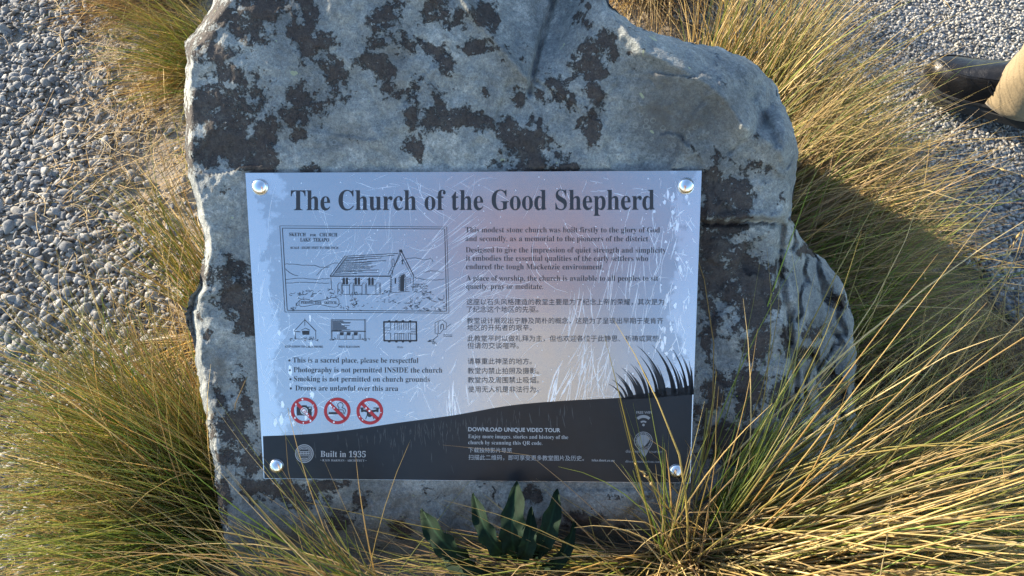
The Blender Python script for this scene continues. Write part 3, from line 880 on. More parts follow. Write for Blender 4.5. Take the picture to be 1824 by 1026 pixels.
    def scrub(x0, x1, y0, y1, n, sz=14):
        for _ in range(n):
            x, y = rr.uniform(x0, x1), rr.uniform(y0, y1); a0 = rr.uniform(0, 6.3)
            S([(x + sz * rr.uniform(.6, 1.2) * math.cos(a0 + k * .6), y + sz * .7 * math.sin(a0 + k * .6)) for k in range(rr.randint(3, 6))], rr.uniform(.5, .95))
    scrub(120, 460, 535, 605, 26, 20); scrub(440, 520, 540, 590, 8); scrub(570, 640, 555, 650, 22, 13); scrub(800, 850, 540, 575, 12, 12); scrub(1010, 1100, 495, 560, 26, 13); scrub(1080, 1170, 540, 600, 16, 13)
    scrub(940, 1060, 595, 680, 34, 12); scrub(120, 200, 660, 682, 8, 10); scrub(440, 670, 640, 678, 12, 16); scrub(1060, 1240, 660, 686, 14, 12); scrub(1190, 1240, 570, 650, 8, 14); scrub(780, 890, 612, 628, 12, 8)
    for _ in range(26): x, y = rr.uniform(680, 1000), rr.uniform(570, 680); S([(x, y), (x + rr.uniform(4, 14), y + rr.uniform(-3, 3))], .6)
    # gable end
    S([(172, 830), (248, 748), (328, 830)], 1.2); S([(180, 836), (182, 884)], .8); S([(324, 832), (326, 884)], .8); sk.poly(Z([(228, 826), (280, 826), (280, 854), (232, 854)])); S([(176, 830), (216, 834)], 1.3); S([(248, 740), (248, 790)], .8)
    S([(222, 822), (252, 808), (284, 822)], .9); S([(182, 884), (326, 884)], .7); scrub(150, 350, 872, 895, 20, 9)
    # long side
    for x in (434, 440, 668, 676): S([(x, 744), (x, 886)], .7)
    S([(440, 748), (672, 750)], .9); S([(436, 828), (674, 830)], 1.6); S([(440, 886), (676, 886)], .7)
    for k in range(13): S([(444, 756 + k * 5.6), (444 + rr.uniform(50, 130), 756 + k * 5.6)], .85)
    for x in (508, 556, 606): sk.poly(Z([(x - 14, 836), (x + 14, 836), (x + 12, 858), (x - 12, 858)]))
    for x in (480, 530, 582, 630): S([(x, 886), (x, 852), (x + 10, 852), (x + 10, 886)], .7)
    scrub(430, 470, 870, 890, 6, 8); scrub(640, 700, 874, 894, 6, 8)
    # plan
    for a, b in (((800, 764), (1036, 764)), ((804, 896), (1036, 896)), ((804, 762), (806, 898)), ((1032, 762), (1034, 898))): S([a, b], 2.6)
    for x in (842, 892, 938, 988):
        for y in (758, 902): sk.poly(Z([(x - 8, y - 6), (x + 8, y - 6), (x + 8, y + 6), (x - 8, y + 6)]))
    for x in (852, 880, 898, 912, 926, 944, 960, 976, 992):
        S([(x, 768), (x, 820)], .9); S([(x, 842), (x, 892)], .9)
    for y in (806, 822, 842): S([(812, y), (850, y)], .7); S([(992, y + 8), (1028, y + 8)], .7)
    S([(970, 842), (1026, 842)], .7); S([(880, 846), (950, 846)], .8)
    # bell gable
    S([(1164, 770), (1212, 748), (1244, 770), (1242, 816), (1220, 818), (1214, 826), (1200, 846), (1164, 844), (1164, 770)], .9); S([(1204, 816), (1206, 784), (1216, 778), (1224, 786), (1224, 812)], 1.4); S([(1186, 764), (1186, 842)], .9)
    S([(1180, 850), (1184, 862), (1150, 890), (1118, 894)], 1.0); S([(1246, 800), (1276, 776)], .8); S([(1112, 900), (1170, 906), (1160, 918)], .9); scrub(1118, 1180, 894, 918, 8, 9)
    for y in (854, 864): S([(1222, y), (1286, y + 2)], .8)
    for t, x0, y0, x1, y1, hf in (('SKETCH', 138, 160, 254, 162, 1.25), ('FOR', 284, 162, 326, 162, 1.2), ('CHURCH', 352, 162, 476, 163, 1.25), ('LAKE  TEKAPO', 216, 198, 418, 200, 1.4), ('SCALE : EIGHT FEET TO THE INCH', 146, 250, 484, 251, 1.2),
                                  ('PERSPECTIVE   SKETCH', 220, 636, 470, 638, 1.3), ('ELEVATION TO LAKE SHORE', 108, 944, 376, 945, 1.1), ('WEST ELEVATION', 484, 945, 634, 946, 1.2), ('PLAN', 898, 948, 938, 948, 1.1)):
        q = Z([(x0, y0), (x1, y1)]); T.append((sk, serif(t), q[0][0], q[0][1], q[1][0], q[1][1], hf, 0.0))
    text_shapes(T)
    title.build('title_lettering', M_INK, .0004); body.build('story_lettering', M_INK, .0004); rules.build('rules_lettering', M_INK, .0004); seal.build('round_seal', M_INKLT, .0004); built.build('date_lettering', M_INKLT, .0004); wifi.build('wifi_symbol', M_INKDIM, .0004)
    po = pin.build('map_pin_symbol', M_INKDIM, .0004); han.build('chinese_lettering', M_INK, .0004)
    band.build('dark_hill_band', M_BAND, .0002); pale.build('download_lettering', M_INKLT, .0004); gm.build('island_outline', M_BAND, .0006, po)
    sk.build('church_drawing', M_INK, .0004)


def build_scratches():
    rr = random.Random(21); A, D = Print(), Print()
    def line(x, y, ang, L, w, bend=0.0, pr=A):
        n = 7; pts = []; a = ang
        for k in range(n):
            pts.append((x + rr.gauss(0, .25), y + rr.gauss(0, .25))); x += math.cos(a) * L / n; y += math.sin(a) * L / n; a += bend / n
        pts = [p for p in pts if 442 < p[0] < 1244 - (p[1] - 304) * .04 and 310 < p[1] < 848 and p[0] > 440 + (p[1] - 308) * .062]
        if len(pts) > 1: pr.stroke(pts, [w * rr.uniform(.35, 1.1) for _ in pts], True)
    def bundle(cx, cy, ang, spread, n, L, w, sx, sy):
        for _ in range(n): line(cx + rr.uniform(-sx, sx), cy + rr.uniform(-sy, sy), ang + rr.gauss(0, spread), L * rr.uniform(.3, 1.2), w * rr.uniform(.4, 1.2), rr.gauss(0, .25))
    bundle(740, 560, -.62, .14, 46, 110, 1.0, 90, 70); bundle(770, 470, -.66, .10, 16, 110, 1.0, 40, 50); bundle(640, 470, -.9, .5, 44, 60, .8, 70, 45); bundle(600, 470, 1.2, .8, 22, 60, .8, 60, 50)
    bundle(540, 600, .3, 1.2, 44, 46, .9, 80, 70); bundle(470, 560, 1.45, .25, 22, 50, 1.0, 16, 130); bundle(700, 340, .2, .6, 34, 70, .8, 180, 26); bundle(730, 330, 1.5, .3, 5, 80, 1.3, 60, 10); bundle(640, 690, -.3, 1.0, 70, 34, 1.2, 160, 60)
    bundle(1130, 500, 1.75, .10, 36, 100, 1.2, 60, 80); bundle(1160, 400, 1.7, .2, 24, 60, 1.0, 50, 40); bundle(1040, 590, 1.65, .12, 22, 110, 1.5, 24, 80); bundle(1080, 640, 1.8, .16, 20, 80, 1.6, 40, 50)
    bundle(1200, 530, 1.6, .3, 26, 40, 2.0, 34, 90); bundle(1215, 420, 1.6, .5, 16, 40, 2.4, 18, 60); bundle(1100, 330, .8, .8, 18, 30, 1.0, 110, 20); bundle(890, 690, -.6, .9, 22, 40, 1.4, 60, 40); bundle(860, 560, -.7, .3, 20, 60, .9, 40, 60); bundle(1000, 480, 1.2, .7, 20, 60, .6, 140, 90)
    bundle(800, 690, 1.5, .14, 10, 90, 3.0, 10, 30); bundle(1012, 660, 1.9, .1, 6, 100, 3.2, 20, 20); bundle(1050, 640, 1.8, .08, 3, 110, 3.0, 6, 10); bundle(705, 455, -1.57, .06, 3, 240, .9, 14, 80)
    for _ in range(30): line(rr.uniform(450, 1200), rr.uniform(320, 800), rr.uniform(0, 6.3), rr.uniform(60, 160), rr.uniform(.4, .8), rr.gauss(0, 1.2))
    for _ in range(260):
        x, y = rr.uniform(450, 1230), rr.uniform(315, 720)
        if 470 < x: A.disc(x, y, rr.uniform(.4, 1.3), rr.uniform(.4, 1.8), 6)
    # abraded blotches near the right-hand end and along the left
    for _ in range(60):
        x, y = (rr.gauss(1205, 22), rr.uniform(330, 640)) if rr.random() < .7 else (rr.uniform(480, 560), rr.uniform(560, 760))
        if x < 1232 - (y - 304) * .04:
            r_ = rr.uniform(1.5, 4.2); k0 = rr.uniform(.8, 3.2); n = 11
            A.poly([(x + r_ * rr.uniform(.4, 1.1) * math.cos(2 * math.pi * k / n), y + r_ * k0 * rr.uniform(.5, 1.1) * math.sin(2 * math.pi * k / n)) for k in range(n)])
    for _ in range(150):                                    # faint rub marks on the dark print
        x = min(max(rr.gauss(790, 110), 560), 1050); y = np.interp(x, [468, 620, 700, 810, 908, 1007, 1233], [777, 767, 755, 740, 723, 715, 700]) + 3 + rr.expovariate(1 / 16)
        line(x, float(y), 1.5 + rr.gauss(0, .12), rr.uniform(8, 30), rr.uniform(.5, 2.2), 0, D)
    line(1046, 545, 2.1, 130, 3, .3, D) if False else None
    A.build('bare_scratches', M_SCR, .00015); D.build('rub_marks', M_SCRD, .0003)


def build_bolts():
    a = SN; e = np.cross(SN, RX); e /= np.linalg.norm(e); r_ = np.cross(e, SN)
    prof = [(0, .0075)] + [(.0102 * math.sin(t), .0015 + .0060 * math.cos(t)) for t in np.linspace(.15, 1.57, 10)] + [(.0108, .0010), (.0108, .0002)]
    n = 40; V = [np.array([0, 0, prof[0][1]])]; F = []
    for (rad, h) in prof[1:]:
        for k in range(n): V.append(np.array([rad * math.cos(2 * math.pi * k / n), rad * math.sin(2 * math.pi * k / n), h]))
    for k in range(n): F.append([0, 1 + k, 1 + (k + 1) % n])
    for m in range(len(prof) - 2):
        for k in range(n): F.append([1 + m * n + k, 1 + (m + 1) * n + k, 1 + (m + 1) * n + (k + 1) % n, 1 + m * n + (k + 1) % n])
    W = np.array([v[0] * r_ + v[1] * e + v[2] * a for v in V])
    first = None
    for px, py in ((463, 333), (1222, 331), (493, 830), (1205, 839)):
        if first is None:
            first = mesh_np('bolt', W, F, M_BOLT, sign); o = first
        else:
            o = first.copy(); o.parent = sign; col.objects.link(o)
        o.location = Vector(sp(px, py, .0002))


build_plate(); build_print(); build_scratches(); build_bolts()

# ------------------------------------------------------------------ tussock grass
GREEN = np.array([(.22, .31, .045), (.30, .37, .06), (.16, .245, .05), (.38, .40, .08), (.46, .44, .11)])
OLIVE = np.array([(.28, .235, .06), (.34, .27, .08), (.23, .205, .06), (.40, .31, .10)])
STRAW = np.array([(.62, .45, .17), (.70, .53, .23), (.50, .34, .12), (.56, .43, .19), (.44, .31, .14), (.78, .64, .34)])
BROWN = np.array([(.37, .255, .14), (.46, .33, .19), (.30, .205, .12), (.52, .39, .23)])


def blades(specs, seed):
    """specs: dicts with base, n, rad, az (mean, spread), el (mean, spread), ln (mean, spread), droop, cols [(palette, weight)], wid, clumps"""
    rg = np.random.default_rng(seed)
    VV, CC, FF, off = [], [], [], 0
    TRI = []
    NS = 8
    for s in specs:
        n = s['n']; rad = s.get('rad', .07)
        k = max(1, s.get('clumps', n // 14))
        ca = rg.uniform(0, 2 * math.pi, k); cr = rad * np.sqrt(rg.uniform(0, 1, k))
        caz = rg.normal(0, 1, k); cel = rg.normal(0, 1, k); ci = rg.integers(0, k, n)
        b = np.array(s['base'], float)
        p = np.stack([b[0] + cr[ci] * np.cos(ca[ci]) + rg.normal(0, .006, n), b[1] + cr[ci] * np.sin(ca[ci]) + rg.normal(0, .006, n), np.full(n, b[2]) + rg.uniform(-.01, .015, n)], 1)
        az = np.radians(s['az'][0] + s['az'][1] * (.8 * caz[ci] + .6 * rg.normal(0, 1, n)))
        el = np.radians(np.clip(s['el'][0] + s['el'][1] * (.7 * cel[ci] + .7 * rg.normal(0, 1, n)), 3, 88))
        L = np.clip(s['ln'][0] + s['ln'][1] * rg.normal(0, 1, n), .05, 1.2)
        wild = rg.uniform(0, 1, n) < s.get('wild', .12)
        az = az + np.where(wild, rg.normal(0, .75, n), 0); el = np.clip(el + np.where(wild, rg.normal(.1, .3, n), 0), .05, 1.5)
        droop = np.radians(s.get('droop', 40) * rg.uniform(.25, 1.5, n)); curl = np.radians(rg.normal(0, s.get('curl', 24), n))
        wid = s.get('wid', .0017) * rg.uniform(.6, 1.35, n)
        pal = [q for q, _ in s['cols']]; wt = np.array([q for _, q in s['cols']], float); wt /= wt.sum()
        pi = rg.choice(len(pal), n, p=wt)
        c0 = np.array([pal[i][rg.integers(len(pal[i]))] for i in pi]) * rg.uniform(.6, 1.25, (n, 1))
        tipc = STRAW[rg.integers(len(STRAW), size=n)]; tipm = rg.uniform(0, 1, n) ** 2
        kink = (rg.uniform(0, 1, n) < s.get('kink', .12)); ks = rg.integers(3, NS - 1, n)
        pts = np.zeros((n, NS, 3)); dirs = np.zeros((n, NS, 3)); cur = p.copy(); e_, a_ = el.copy(), az.copy()
        for i in range(NS):
            t = i / (NS - 1)
            d = np.stack([np.cos(e_) * np.cos(a_), np.cos(e_) * np.sin(a_), np.sin(e_)], 1)
            pts[:, i] = cur; dirs[:, i] = d
            cur = cur + d * (L / (NS - 1))[:, None]
            e_ = e_ - droop * (.35 + 1.3 * t) / (NS - 1); a_ = a_ + curl / (NS - 1)
            kk = kink & (ks == i)
            e_ = np.where(kk, e_ - np.radians(rg.uniform(20, 80, n)), e_); a_ = np.where(kk, a_ + np.radians(rg.normal(0, 40, n)), a_)
        gz = s.get('floor', .004)
        pts[..., 2] = np.maximum(pts[..., 2], gz + .01 * rg.uniform(0, 1, (n, 1)))
        side = np.cross(dirs, np.array([0, 0, 1.0])); side /= np.maximum(np.linalg.norm(side, axis=2, keepdims=True), 1e-4)
        nrm = np.cross(side, dirs)
        tt = np.linspace(0, 1, NS); prof = np.clip(1.15 - tt ** 2.2 * 1.05, .12, 1)
        rr_ = wid[:, None] * prof[None] / 2
        V = np.stack([pts + (side * math.cos(q) + nrm * math.sin(q)) * rr_[..., None] for q in (0, 2.094, 4.189)], 2)      # n, NS, 3, 3
        m = (tt ** 1.6)[None, :, None] * tipm[:, None, None]
        C = c0[:, None] * (1 - m) + tipc[:, None] * m
        base_dead = np.clip(1 - tt * 5, 0, 1)[None, :, None] * .6
        C = C * (1 - base_dead) + np.array((.26, .19, .10)) * base_dead
        VV.append(V.reshape(-1, 3)); CC.append(np.repeat(C.reshape(-1, 3), 3, 0))
        bi = (np.arange(n) * NS * 3)[:, None, None] + (np.arange(NS - 1) * 3)[None, :, None]
        q = np.arange(3); q2 = (q + 1) % 3
        F = np.stack([bi + q, bi + q2, bi + 3 + q2, bi + 3 + q], 3).reshape(-1, 4)
        FF.append(F + off); off += n * NS * 3
        sd = np.nonzero(rg.uniform(0, 1, n) < s.get('seed', 0))[0]
        if len(sd):            # oat-like spikelets hanging near the tips of a few stems
            K = 9
            a_ = rg.uniform(NS - 2.6, NS - 1.05, (len(sd), K)); i0 = np.floor(a_).astype(int); fr_ = (a_ - i0)[..., None]
            ctr = pts[sd[:, None], i0] * (1 - fr_) + pts[sd[:, None], i0 + 1] * fr_
            dd = dirs[sd[:, None], i0] + rg.normal(0, .35, (len(sd), K, 3)) + np.array((0, 0, -.25)); dd /= np.linalg.norm(dd, axis=2, keepdims=True)
            u1 = np.cross(dd, np.array([.3, .2, 1.0])); u1 /= np.linalg.norm(u1, axis=2, keepdims=True); u2 = np.cross(dd, u1)
            ctr = ctr + u1 * rg.uniform(-.003, .003, (len(sd), K, 1)); ls = rg.uniform(.003, .0055, (len(sd), K, 1)); wsd = ls * .26
            O6 = np.stack([ctr - dd * ls, ctr + u1 * wsd, ctr + u2 * wsd, ctr - u1 * wsd, ctr - u2 * wsd, ctr + dd * ls * 1.3], 2).reshape(-1, 3)
            m_ = len(sd) * K; q4 = np.array([[0, 2, 1, 0], [0, 3, 2, 0], [0, 4, 3, 0], [0, 1, 4, 0], [5, 1, 2, 5], [5, 2, 3, 5], [5, 3, 4, 5], [5, 4, 1, 5]])
            VV.append(O6); CC.append(np.repeat(STRAW[rg.integers(len(STRAW), size=m_)], 6, 0))
            T8 = (q4[None] + (np.arange(m_) * 6)[:, None, None]).reshape(-1, 4) + off
            TRI.append(T8[:, :3]); off += m_ * 6
    QF = np.vstack(FF)
    QF = np.vstack([QF[:, :3], QF[:, [0, 2, 3]]] + TRI)
    return np.vstack(VV), QF, np.vstack(CC)


def tussock(label, specs, seed):
    V, F, C = blades(specs, seed)
    b = np.array(specs[0]['base'])
    o = mesh_np('grass_tussock', V - b, F, M_GRASS, colors=C)
    o.location = b
    return tag(o, label, 'grass tussock', 'tussocks growing round the boulder', 'thing')


G, O, S_, B_ = GREEN, OLIVE, STRAW, BROWN
D = dict
tussock('yellow-green tussock half hidden behind the upper left edge of the boulder', [
    D(base=(-.84, 1.86, .0), n=1300, rad=.12, az=(168, 40), el=(52, 14), ln=(.38, .08), droop=70, cols=[(O, 5), (S_, 4), (G, 2)]),
    D(base=(-.90, 1.72, .0), n=600, rad=.11, az=(200, 30), el=(20, 9), ln=(.22, .05), droop=36, cols=[(B_, 5), (S_, 3)]),
    D(base=(-.76, 1.84, .0), n=400, rad=.10, az=(95, 60), el=(60, 12), ln=(.42, .08), droop=60, cols=[(O, 3), (G, 4)])], 1)
tussock('small green tussock with orange dead skirt at the left shoulder of the boulder', [
    D(base=(-.68, 1.42, .0), n=420, rad=.08, az=(198, 30), el=(46, 13), ln=(.25, .05), droop=52, cols=[(G, 6), (O, 4), (S_, 2)]),
    D(base=(-.72, 1.42, .0), n=300, rad=.08, az=(195, 34), el=(18, 9), ln=(.19, .05), droop=30, cols=[(S_, 4), (B_, 3)]),
    D(base=(-.60, 1.22, .0), n=120, rad=.05, az=(215, 24), el=(36, 13), ln=(.16, .04), droop=44, cols=[(G, 5), (O, 3), (S_, 2)])], 2)
tussock('thin sparse clump of green and straw blades midway down the left edge', [
    D(base=(-.55, .74, .0), n=130, rad=.05, az=(125, 24), el=(58, 11), ln=(.30, .07), droop=26, cols=[(G, 4), (S_, 4), (O, 2)]),
    D(base=(-.55, .66, .0), n=120, rad=.05, az=(190, 40), el=(18, 8), ln=(.16, .05), droop=20, cols=[(S_, 5), (B_, 3)])], 3)
tussock('large bright green tussock fanning leftwards from the lower left edge', [
    D(base=(-.48, .40, .0), n=950, rad=.10, az=(164, 24), el=(44, 14), ln=(.33, .08), droop=42, cols=[(G, 7), (O, 3), (S_, 3)]),
    D(base=(-.50, .36, .0), n=420, rad=.09, az=(140, 16), el=(50, 11), ln=(.33, .09), droop=32, cols=[(G, 3), (O, 4), (S_, 3)]),
    D(base=(-.46, .29, .02), n=520, rad=.09, az=(186, 18), el=(40, 13), ln=(.33, .08), droop=42, cols=[(G, 7), (O, 2), (S_, 1)]),
    D(base=(-.52, .38, .0), n=300, rad=.10, az=(170, 35), el=(18, 8), ln=(.26, .06), droop=20, cols=[(S_, 5), (B_, 3)])], 4)
tussock('loose tuft at the bottom whose thin blades cross the lower left corner of the sign', [
    D(base=(-.16, .19, .13), n=16, rad=.035, az=(135, 11), el=(50, 6), ln=(.31, .07), droop=14, curl=10, cols=[(G, 5), (S_, 4), (O, 3)], wid=.0019, wild=.05, kink=0),
    D(base=(-.17, .17, .13), n=55, rad=.06, az=(158, 14), el=(38, 9), ln=(.30, .08), droop=30, cols=[(G, 5), (S_, 4), (O, 3)], wid=.0020, wild=.08, kink=0),
    D(base=(-.20, .12, .11), n=300, rad=.08, az=(174, 18), el=(18, 8), ln=(.27, .07), droop=34, cols=[(G, 5), (S_, 4), (O, 3)], wid=.0020, kink=0),
    D(base=(-.02, .13, .12), n=50, rad=.06, az=(95, 40), el=(46, 14), ln=(.12, .04), droop=18, cols=[(G, 4), (S_, 4)], wid=.0018)], 5)
tussock('long straw-coloured tussock sweeping right in front of the lower right corner of the sign', [
    D(base=(.26, .255, .16), n=260, rad=.06, az=(8, 15), el=(30, 10), ln=(.52, .12), droop=40, seed=.06, cols=[(S_, 5), (O, 3), (G, 2)], wid=.0025, floor=.06),
    D(base=(.30, .215, .15), n=560, rad=.08, az=(-16, 18), el=(27, 11), ln=(.44, .11), droop=38, cols=[(S_, 5), (O, 4), (G, 2)], wid=.0024, floor=.05),
    D(base=(.28, .275, .16), n=60, rad=.045, az=(57, 13), el=(55, 8), ln=(.30, .08), droop=22, cols=[(G, 7), (O, 2), (S_, 1)], wid=.0018, wild=.06),
    D(base=(.28, .265, .16), n=60, rad=.05, az=(32, 13), el=(44, 10), ln=(.36, .09), droop=30, cols=[(G, 5), (O, 3), (S_, 2)], wid=.0018),
    D(base=(.225, .26, .17), n=34, rad=.04, az=(112, 30), el=(64, 10), ln=(.20, .06), droop=14, seed=.15, cols=[(G, 3), (O, 3), (S_, 3)], wid=.0018),
    D(base=(.21, .205, .150), n=900, rad=.05, az=(192, 9), el=(7, 5), ln=(.34, .08), droop=34, cols=[(B_, 4), (O, 4), (G, 3)], wid=.0018, floor=.06, wild=.03),
    D(base=(.20, .19, .15), n=480, rad=.06, az=(208, 14), el=(20, 8), ln=(.27, .07), droop=34, cols=[(O, 5), (B_, 2), (S_, 3)], wid=.0020, floor=.09),
    D(base=(.24, .19, .155), n=620, rad=.08, az=(250, 34), el=(30, 12), ln=(.20, .06), droop=40, cols=[(S_, 6), (O, 4), (B_, 2)], wid=.0022, floor=.06),
    D(base=(.36, .15, .12), n=600, rad=.11, az=(-40, 30), el=(28, 12), ln=(.26, .07), droop=40, cols=[(S_, 6), (O, 4), (B_, 2)], wid=.0022, floor=.05),
    D(base=(.25, .25, .17), n=150, rad=.05, az=(80, 120), el=(45, 22), ln=(.12, .05), droop=45, cols=[(S_, 6), (B_, 3)], wid=.0019, kink=.3)], 6)
tussock('sunlit golden tussock rising behind the right shoulder of the boulder', [
    D(base=(.46, 1.18, .0), n=480, rad=.11, az=(52, 22), el=(58, 10), ln=(.36, .08), droop=30, cols=[(S_, 6), (O, 4), (G, 2)], wid=.0021),
    D(base=(.50, 1.10, .0), n=600, rad=.11, az=(22, 22), el=(48, 12), ln=(.31, .07), droop=44, cols=[(S_, 6), (O, 3), (G, 2)], wid=.0020),
    D(base=(.50, 1.04, .0), n=420, rad=.11, az=(10, 32), el=(36, 14), ln=(.27, .08), droop=60, curl=60, cols=[(S_, 8), (O, 3)], wid=.0015, kink=.4, wild=.3, seed=.10),
    D(base=(.50, 1.00, .0), n=420, rad=.10, az=(14, 16), el=(36, 10), ln=(.30, .07), droop=26, cols=[(S_, 4), (O, 3), (G, 4)], wid=.0018)], 7)
tussock('shaded brown and green tussock leaning right from the middle of the right edge', [
    D(base=(.50, .88, .0), n=1300, rad=.10, az=(14, 17), el=(34, 12), ln=(.33, .07), droop=36, cols=[(B_, 6), (S_, 4), (G, 2)], wid=.0018),
    D(base=(.52, .78, .0), n=700, rad=.09, az=(4, 16), el=(30, 12), ln=(.30, .07), droop=32, cols=[(B_, 5), (G, 3), (S_, 3)], wid=.0018),
    D(base=(.56, .68, .0), n=260, rad=.08, az=(30, 14), el=(40, 9), ln=(.30, .07), droop=24, cols=[(G, 6), (B_, 2)], wid=.0018)], 8)
tussock('low brown tussock of dead blades beside the lower right edge of the boulder', [
    D(base=(.60, .50, .0), n=750, rad=.11, az=(4, 45), el=(20, 11), ln=(.26, .07), droop=28, curl=40, cols=[(B_, 6), (S_, 2), (O, 1)], wid=.0016, kink=.2),
    D(base=(.84, .50, .0), n=650, rad=.14, az=(20, 80), el=(16, 10), ln=(.24, .07), droop=24, curl=45, cols=[(B_, 5), (S_, 4)], wid=.0015, kink=.25)], 9)
tussock('brown tussock seen past the top of the boulder near the path', [
    D(base=(.37, 1.82, .0), n=1300, rad=.13, az=(285, 70), el=(42, 16), ln=(.36, .07), droop=85, cols=[(B_, 5), (S_, 5)], wid=.0018)], 10)
tussock('dark green tussock low in the bottom right corner', [
    D(base=(.66, .26, .0), n=600, rad=.12, az=(10, 45), el=(32, 14), ln=(.30, .08), droop=40, cols=[(G, 6), (B_, 3)], wid=.0018)], 11)


def build_litter():
    rg = np.random.default_rng(77)
    N = 34000
    x, y = rg.uniform(-1.5, 1.6, N), rg.uniform(.0, 2.6, N)
    p = np.stack([x, y, np.zeros(N)], 1)
    ok, u, v = in_view(p, 40)
    nz = fbm(p * 5.0, 3, 13)
    le = np.interp(v, [0, 200, 420, 600, 1026], [270, 250, 290, 340, 300])
    dl = sstep(-200, -70, u - le + 90 * nz) * (x < -.35) + .05 * (x < -.35)
    dr = (x > .4) * (.06 + .94 * sstep(.22, -.02, x - seal_edge(y) + .13 * nz))
    ok &= rg.uniform(0, 1, N) < np.where(x < 0, dl, dr)
    p = p[ok]; n = len(p)
    p[:, 2] = ground_h(p[:, 0], p[:, 1]) + rg.uniform(.003, .016, n)
    NS = 6; L = np.clip(rg.exponential(.045, n), .012, .17); az = rg.normal(.35, 1.1, n); curl = rg.normal(0, .9, n)
    el = rg.normal(0.04, .12, n); wid = rg.uniform(.0007, .0019, n)
    pts = np.zeros((n, NS, 3)); cur = p.copy(); dirs = np.zeros_like(pts)
    for i in range(NS):
        d = np.stack([np.cos(az), np.sin(az), np.sin(el)], 1); pts[:, i] = cur; dirs[:, i] = d
        cur = cur + d * (L / (NS - 1))[:, None]; az = az + curl / (NS - 1); el = el - .05
    pts[..., 2] = np.maximum(pts[..., 2], ground_h(pts[..., 0].ravel(), pts[..., 1].ravel()).reshape(n, NS) + .003)
    side = np.cross(dirs, np.array([0, 0, 1.0])); side /= np.maximum(np.linalg.norm(side, axis=2, keepdims=True), 1e-4)
    nrm = np.cross(side, dirs); rr_ = (wid / 2)[:, None] * np.ones(NS)
    V = np.stack([pts + (side * math.cos(q) + nrm * math.sin(q)) * rr_[..., None] for q in (0, 2.094, 4.189)], 2)
    pal = np.array([(.58, .42, .19), (.66, .50, .27), (.50, .33, .14), (.54, .38, .17), (.38, .28, .16), (.72, .58, .35)])
    C = np.repeat(pal[rg.integers(len(pal), size=n)] * rg.uniform(.75, 1.2, (n, 1)), NS * 3, 0)
    bi = (np.arange(n) * NS * 3)[:, None, None] + (np.arange(NS - 1) * 3)[None, :, None]; q = np.arange(3); q2 = (q + 1) % 3
    F = np.stack([bi + q, bi + q2, bi + 3 + q2, bi + 3 + q], 3).reshape(-1, 4)
    tag(mesh_np('straw_litter', V.reshape(-1, 3), F, M_LITTER, colors=C), 'dry broken straw lying on the soil round the tussocks', 'dry grass', kind='stuff')


build_litter()


# ------------------------------------------------------------------ broad-leaved weed under the sign
def build_weed():
    root = empty('leafy_weed', (.02, .20, .10))
    tag(root, 'dark green broad-leaved weed growing under the bottom edge of the sign', 'weed')
    rg = random.Random(3)
    loc = np.array((.02, .20, .10))
    #         tip pixel, base pixel, width m, lift at base / tip
    for (tx, ty, bx, by, wd) in ((846, 878, 905, 985, .024), (890, 866, 922, 985, .034), (1004, 878, 945, 985, .027), (764, 898, 850, 995, .030), (800, 965, 900, 1000, .022), (962, 910, 925, 990, .022), (1040, 945, 960, 1000, .020)):
        a = on_plane(np.array(float(bx)), np.array(float(by)), .030); b = on_plane(np.array(float(tx)), np.array(float(ty)), .026 + rg.uniform(0, .016))
        ax = b - a; L = np.linalg.norm(ax); ax /= L; sd = np.cross(SN, ax); sd /= np.linalg.norm(sd)
        bend = rg.uniform(-.030, .030); n, mW = 26, 12; V = []; C = []
        for i in range(n + 1):
            t = i / n; w = wd / 2 * (max(0, 1 - abs(2 * t ** 1.1 - 1.03) ** 2.5) ** .8 * .95 + .03)
            arch = .030 * math.sin(math.pi * t * .80) - .034 * t ** 3 + .012
            for j in range(mW + 1):
                q = j / mW * 2 - 1; ww = w * (1 + .10 * math.sin(t * 26 + q) * abs(q))
                V.append(a + ax * L * t + sd * (q * ww + bend * t * t) + SN * (arch + .007 * abs(q) ** 1.3 + .0035 * math.sin(t * 22 + q * 2) * abs(q)) - loc)
                g = .85 + 1.0 * (abs(q) < .1) + .35 * (abs(((t * 9 - abs(q) * 1.2) % 1) - .5) < .10) + rg.uniform(-.08, .08)
                C.append((.007 * g, .019 * g, .009 * g))
        F = [[i * (mW + 1) + j, i * (mW + 1) + j + 1, (i + 1) * (mW + 1) + j + 1, (i + 1) * (mW + 1) + j] for i in range(n) for j in range(mW)]
        mesh_np('leaf', np.array(V), F, M_LEAF, root, colors=np.array(C))


build_weed()


# ------------------------------------------------------------------ people
M_SKIN = plain('skin', (.46, .27, .19), .5)
M_HAIR = plain('dark_hair', (.025, .018, .014), .55)


def mat_cloth(name, c, c2, scale=900.0):
    s = NT(name); p = s.pos()
    w = s.n('TexNoise', i_Scale=scale, i_Detail=2.0); s.l(p, w.inputs['Vector'])
    s.l(s.mix(s.noise(14, 4, .6, p), c, c2), s.b.inputs['Base Color'])
    s.set(Roughness=.85, Specular_IOR_Level=.2, Sheen_Weight=.15)
    s.l(s.bump(w.outputs['Fac'], .35, .0008, s.bump(s.noise(26, 4, .6, p), .5, .006)), s.b.inputs['Normal'])
    return s.m


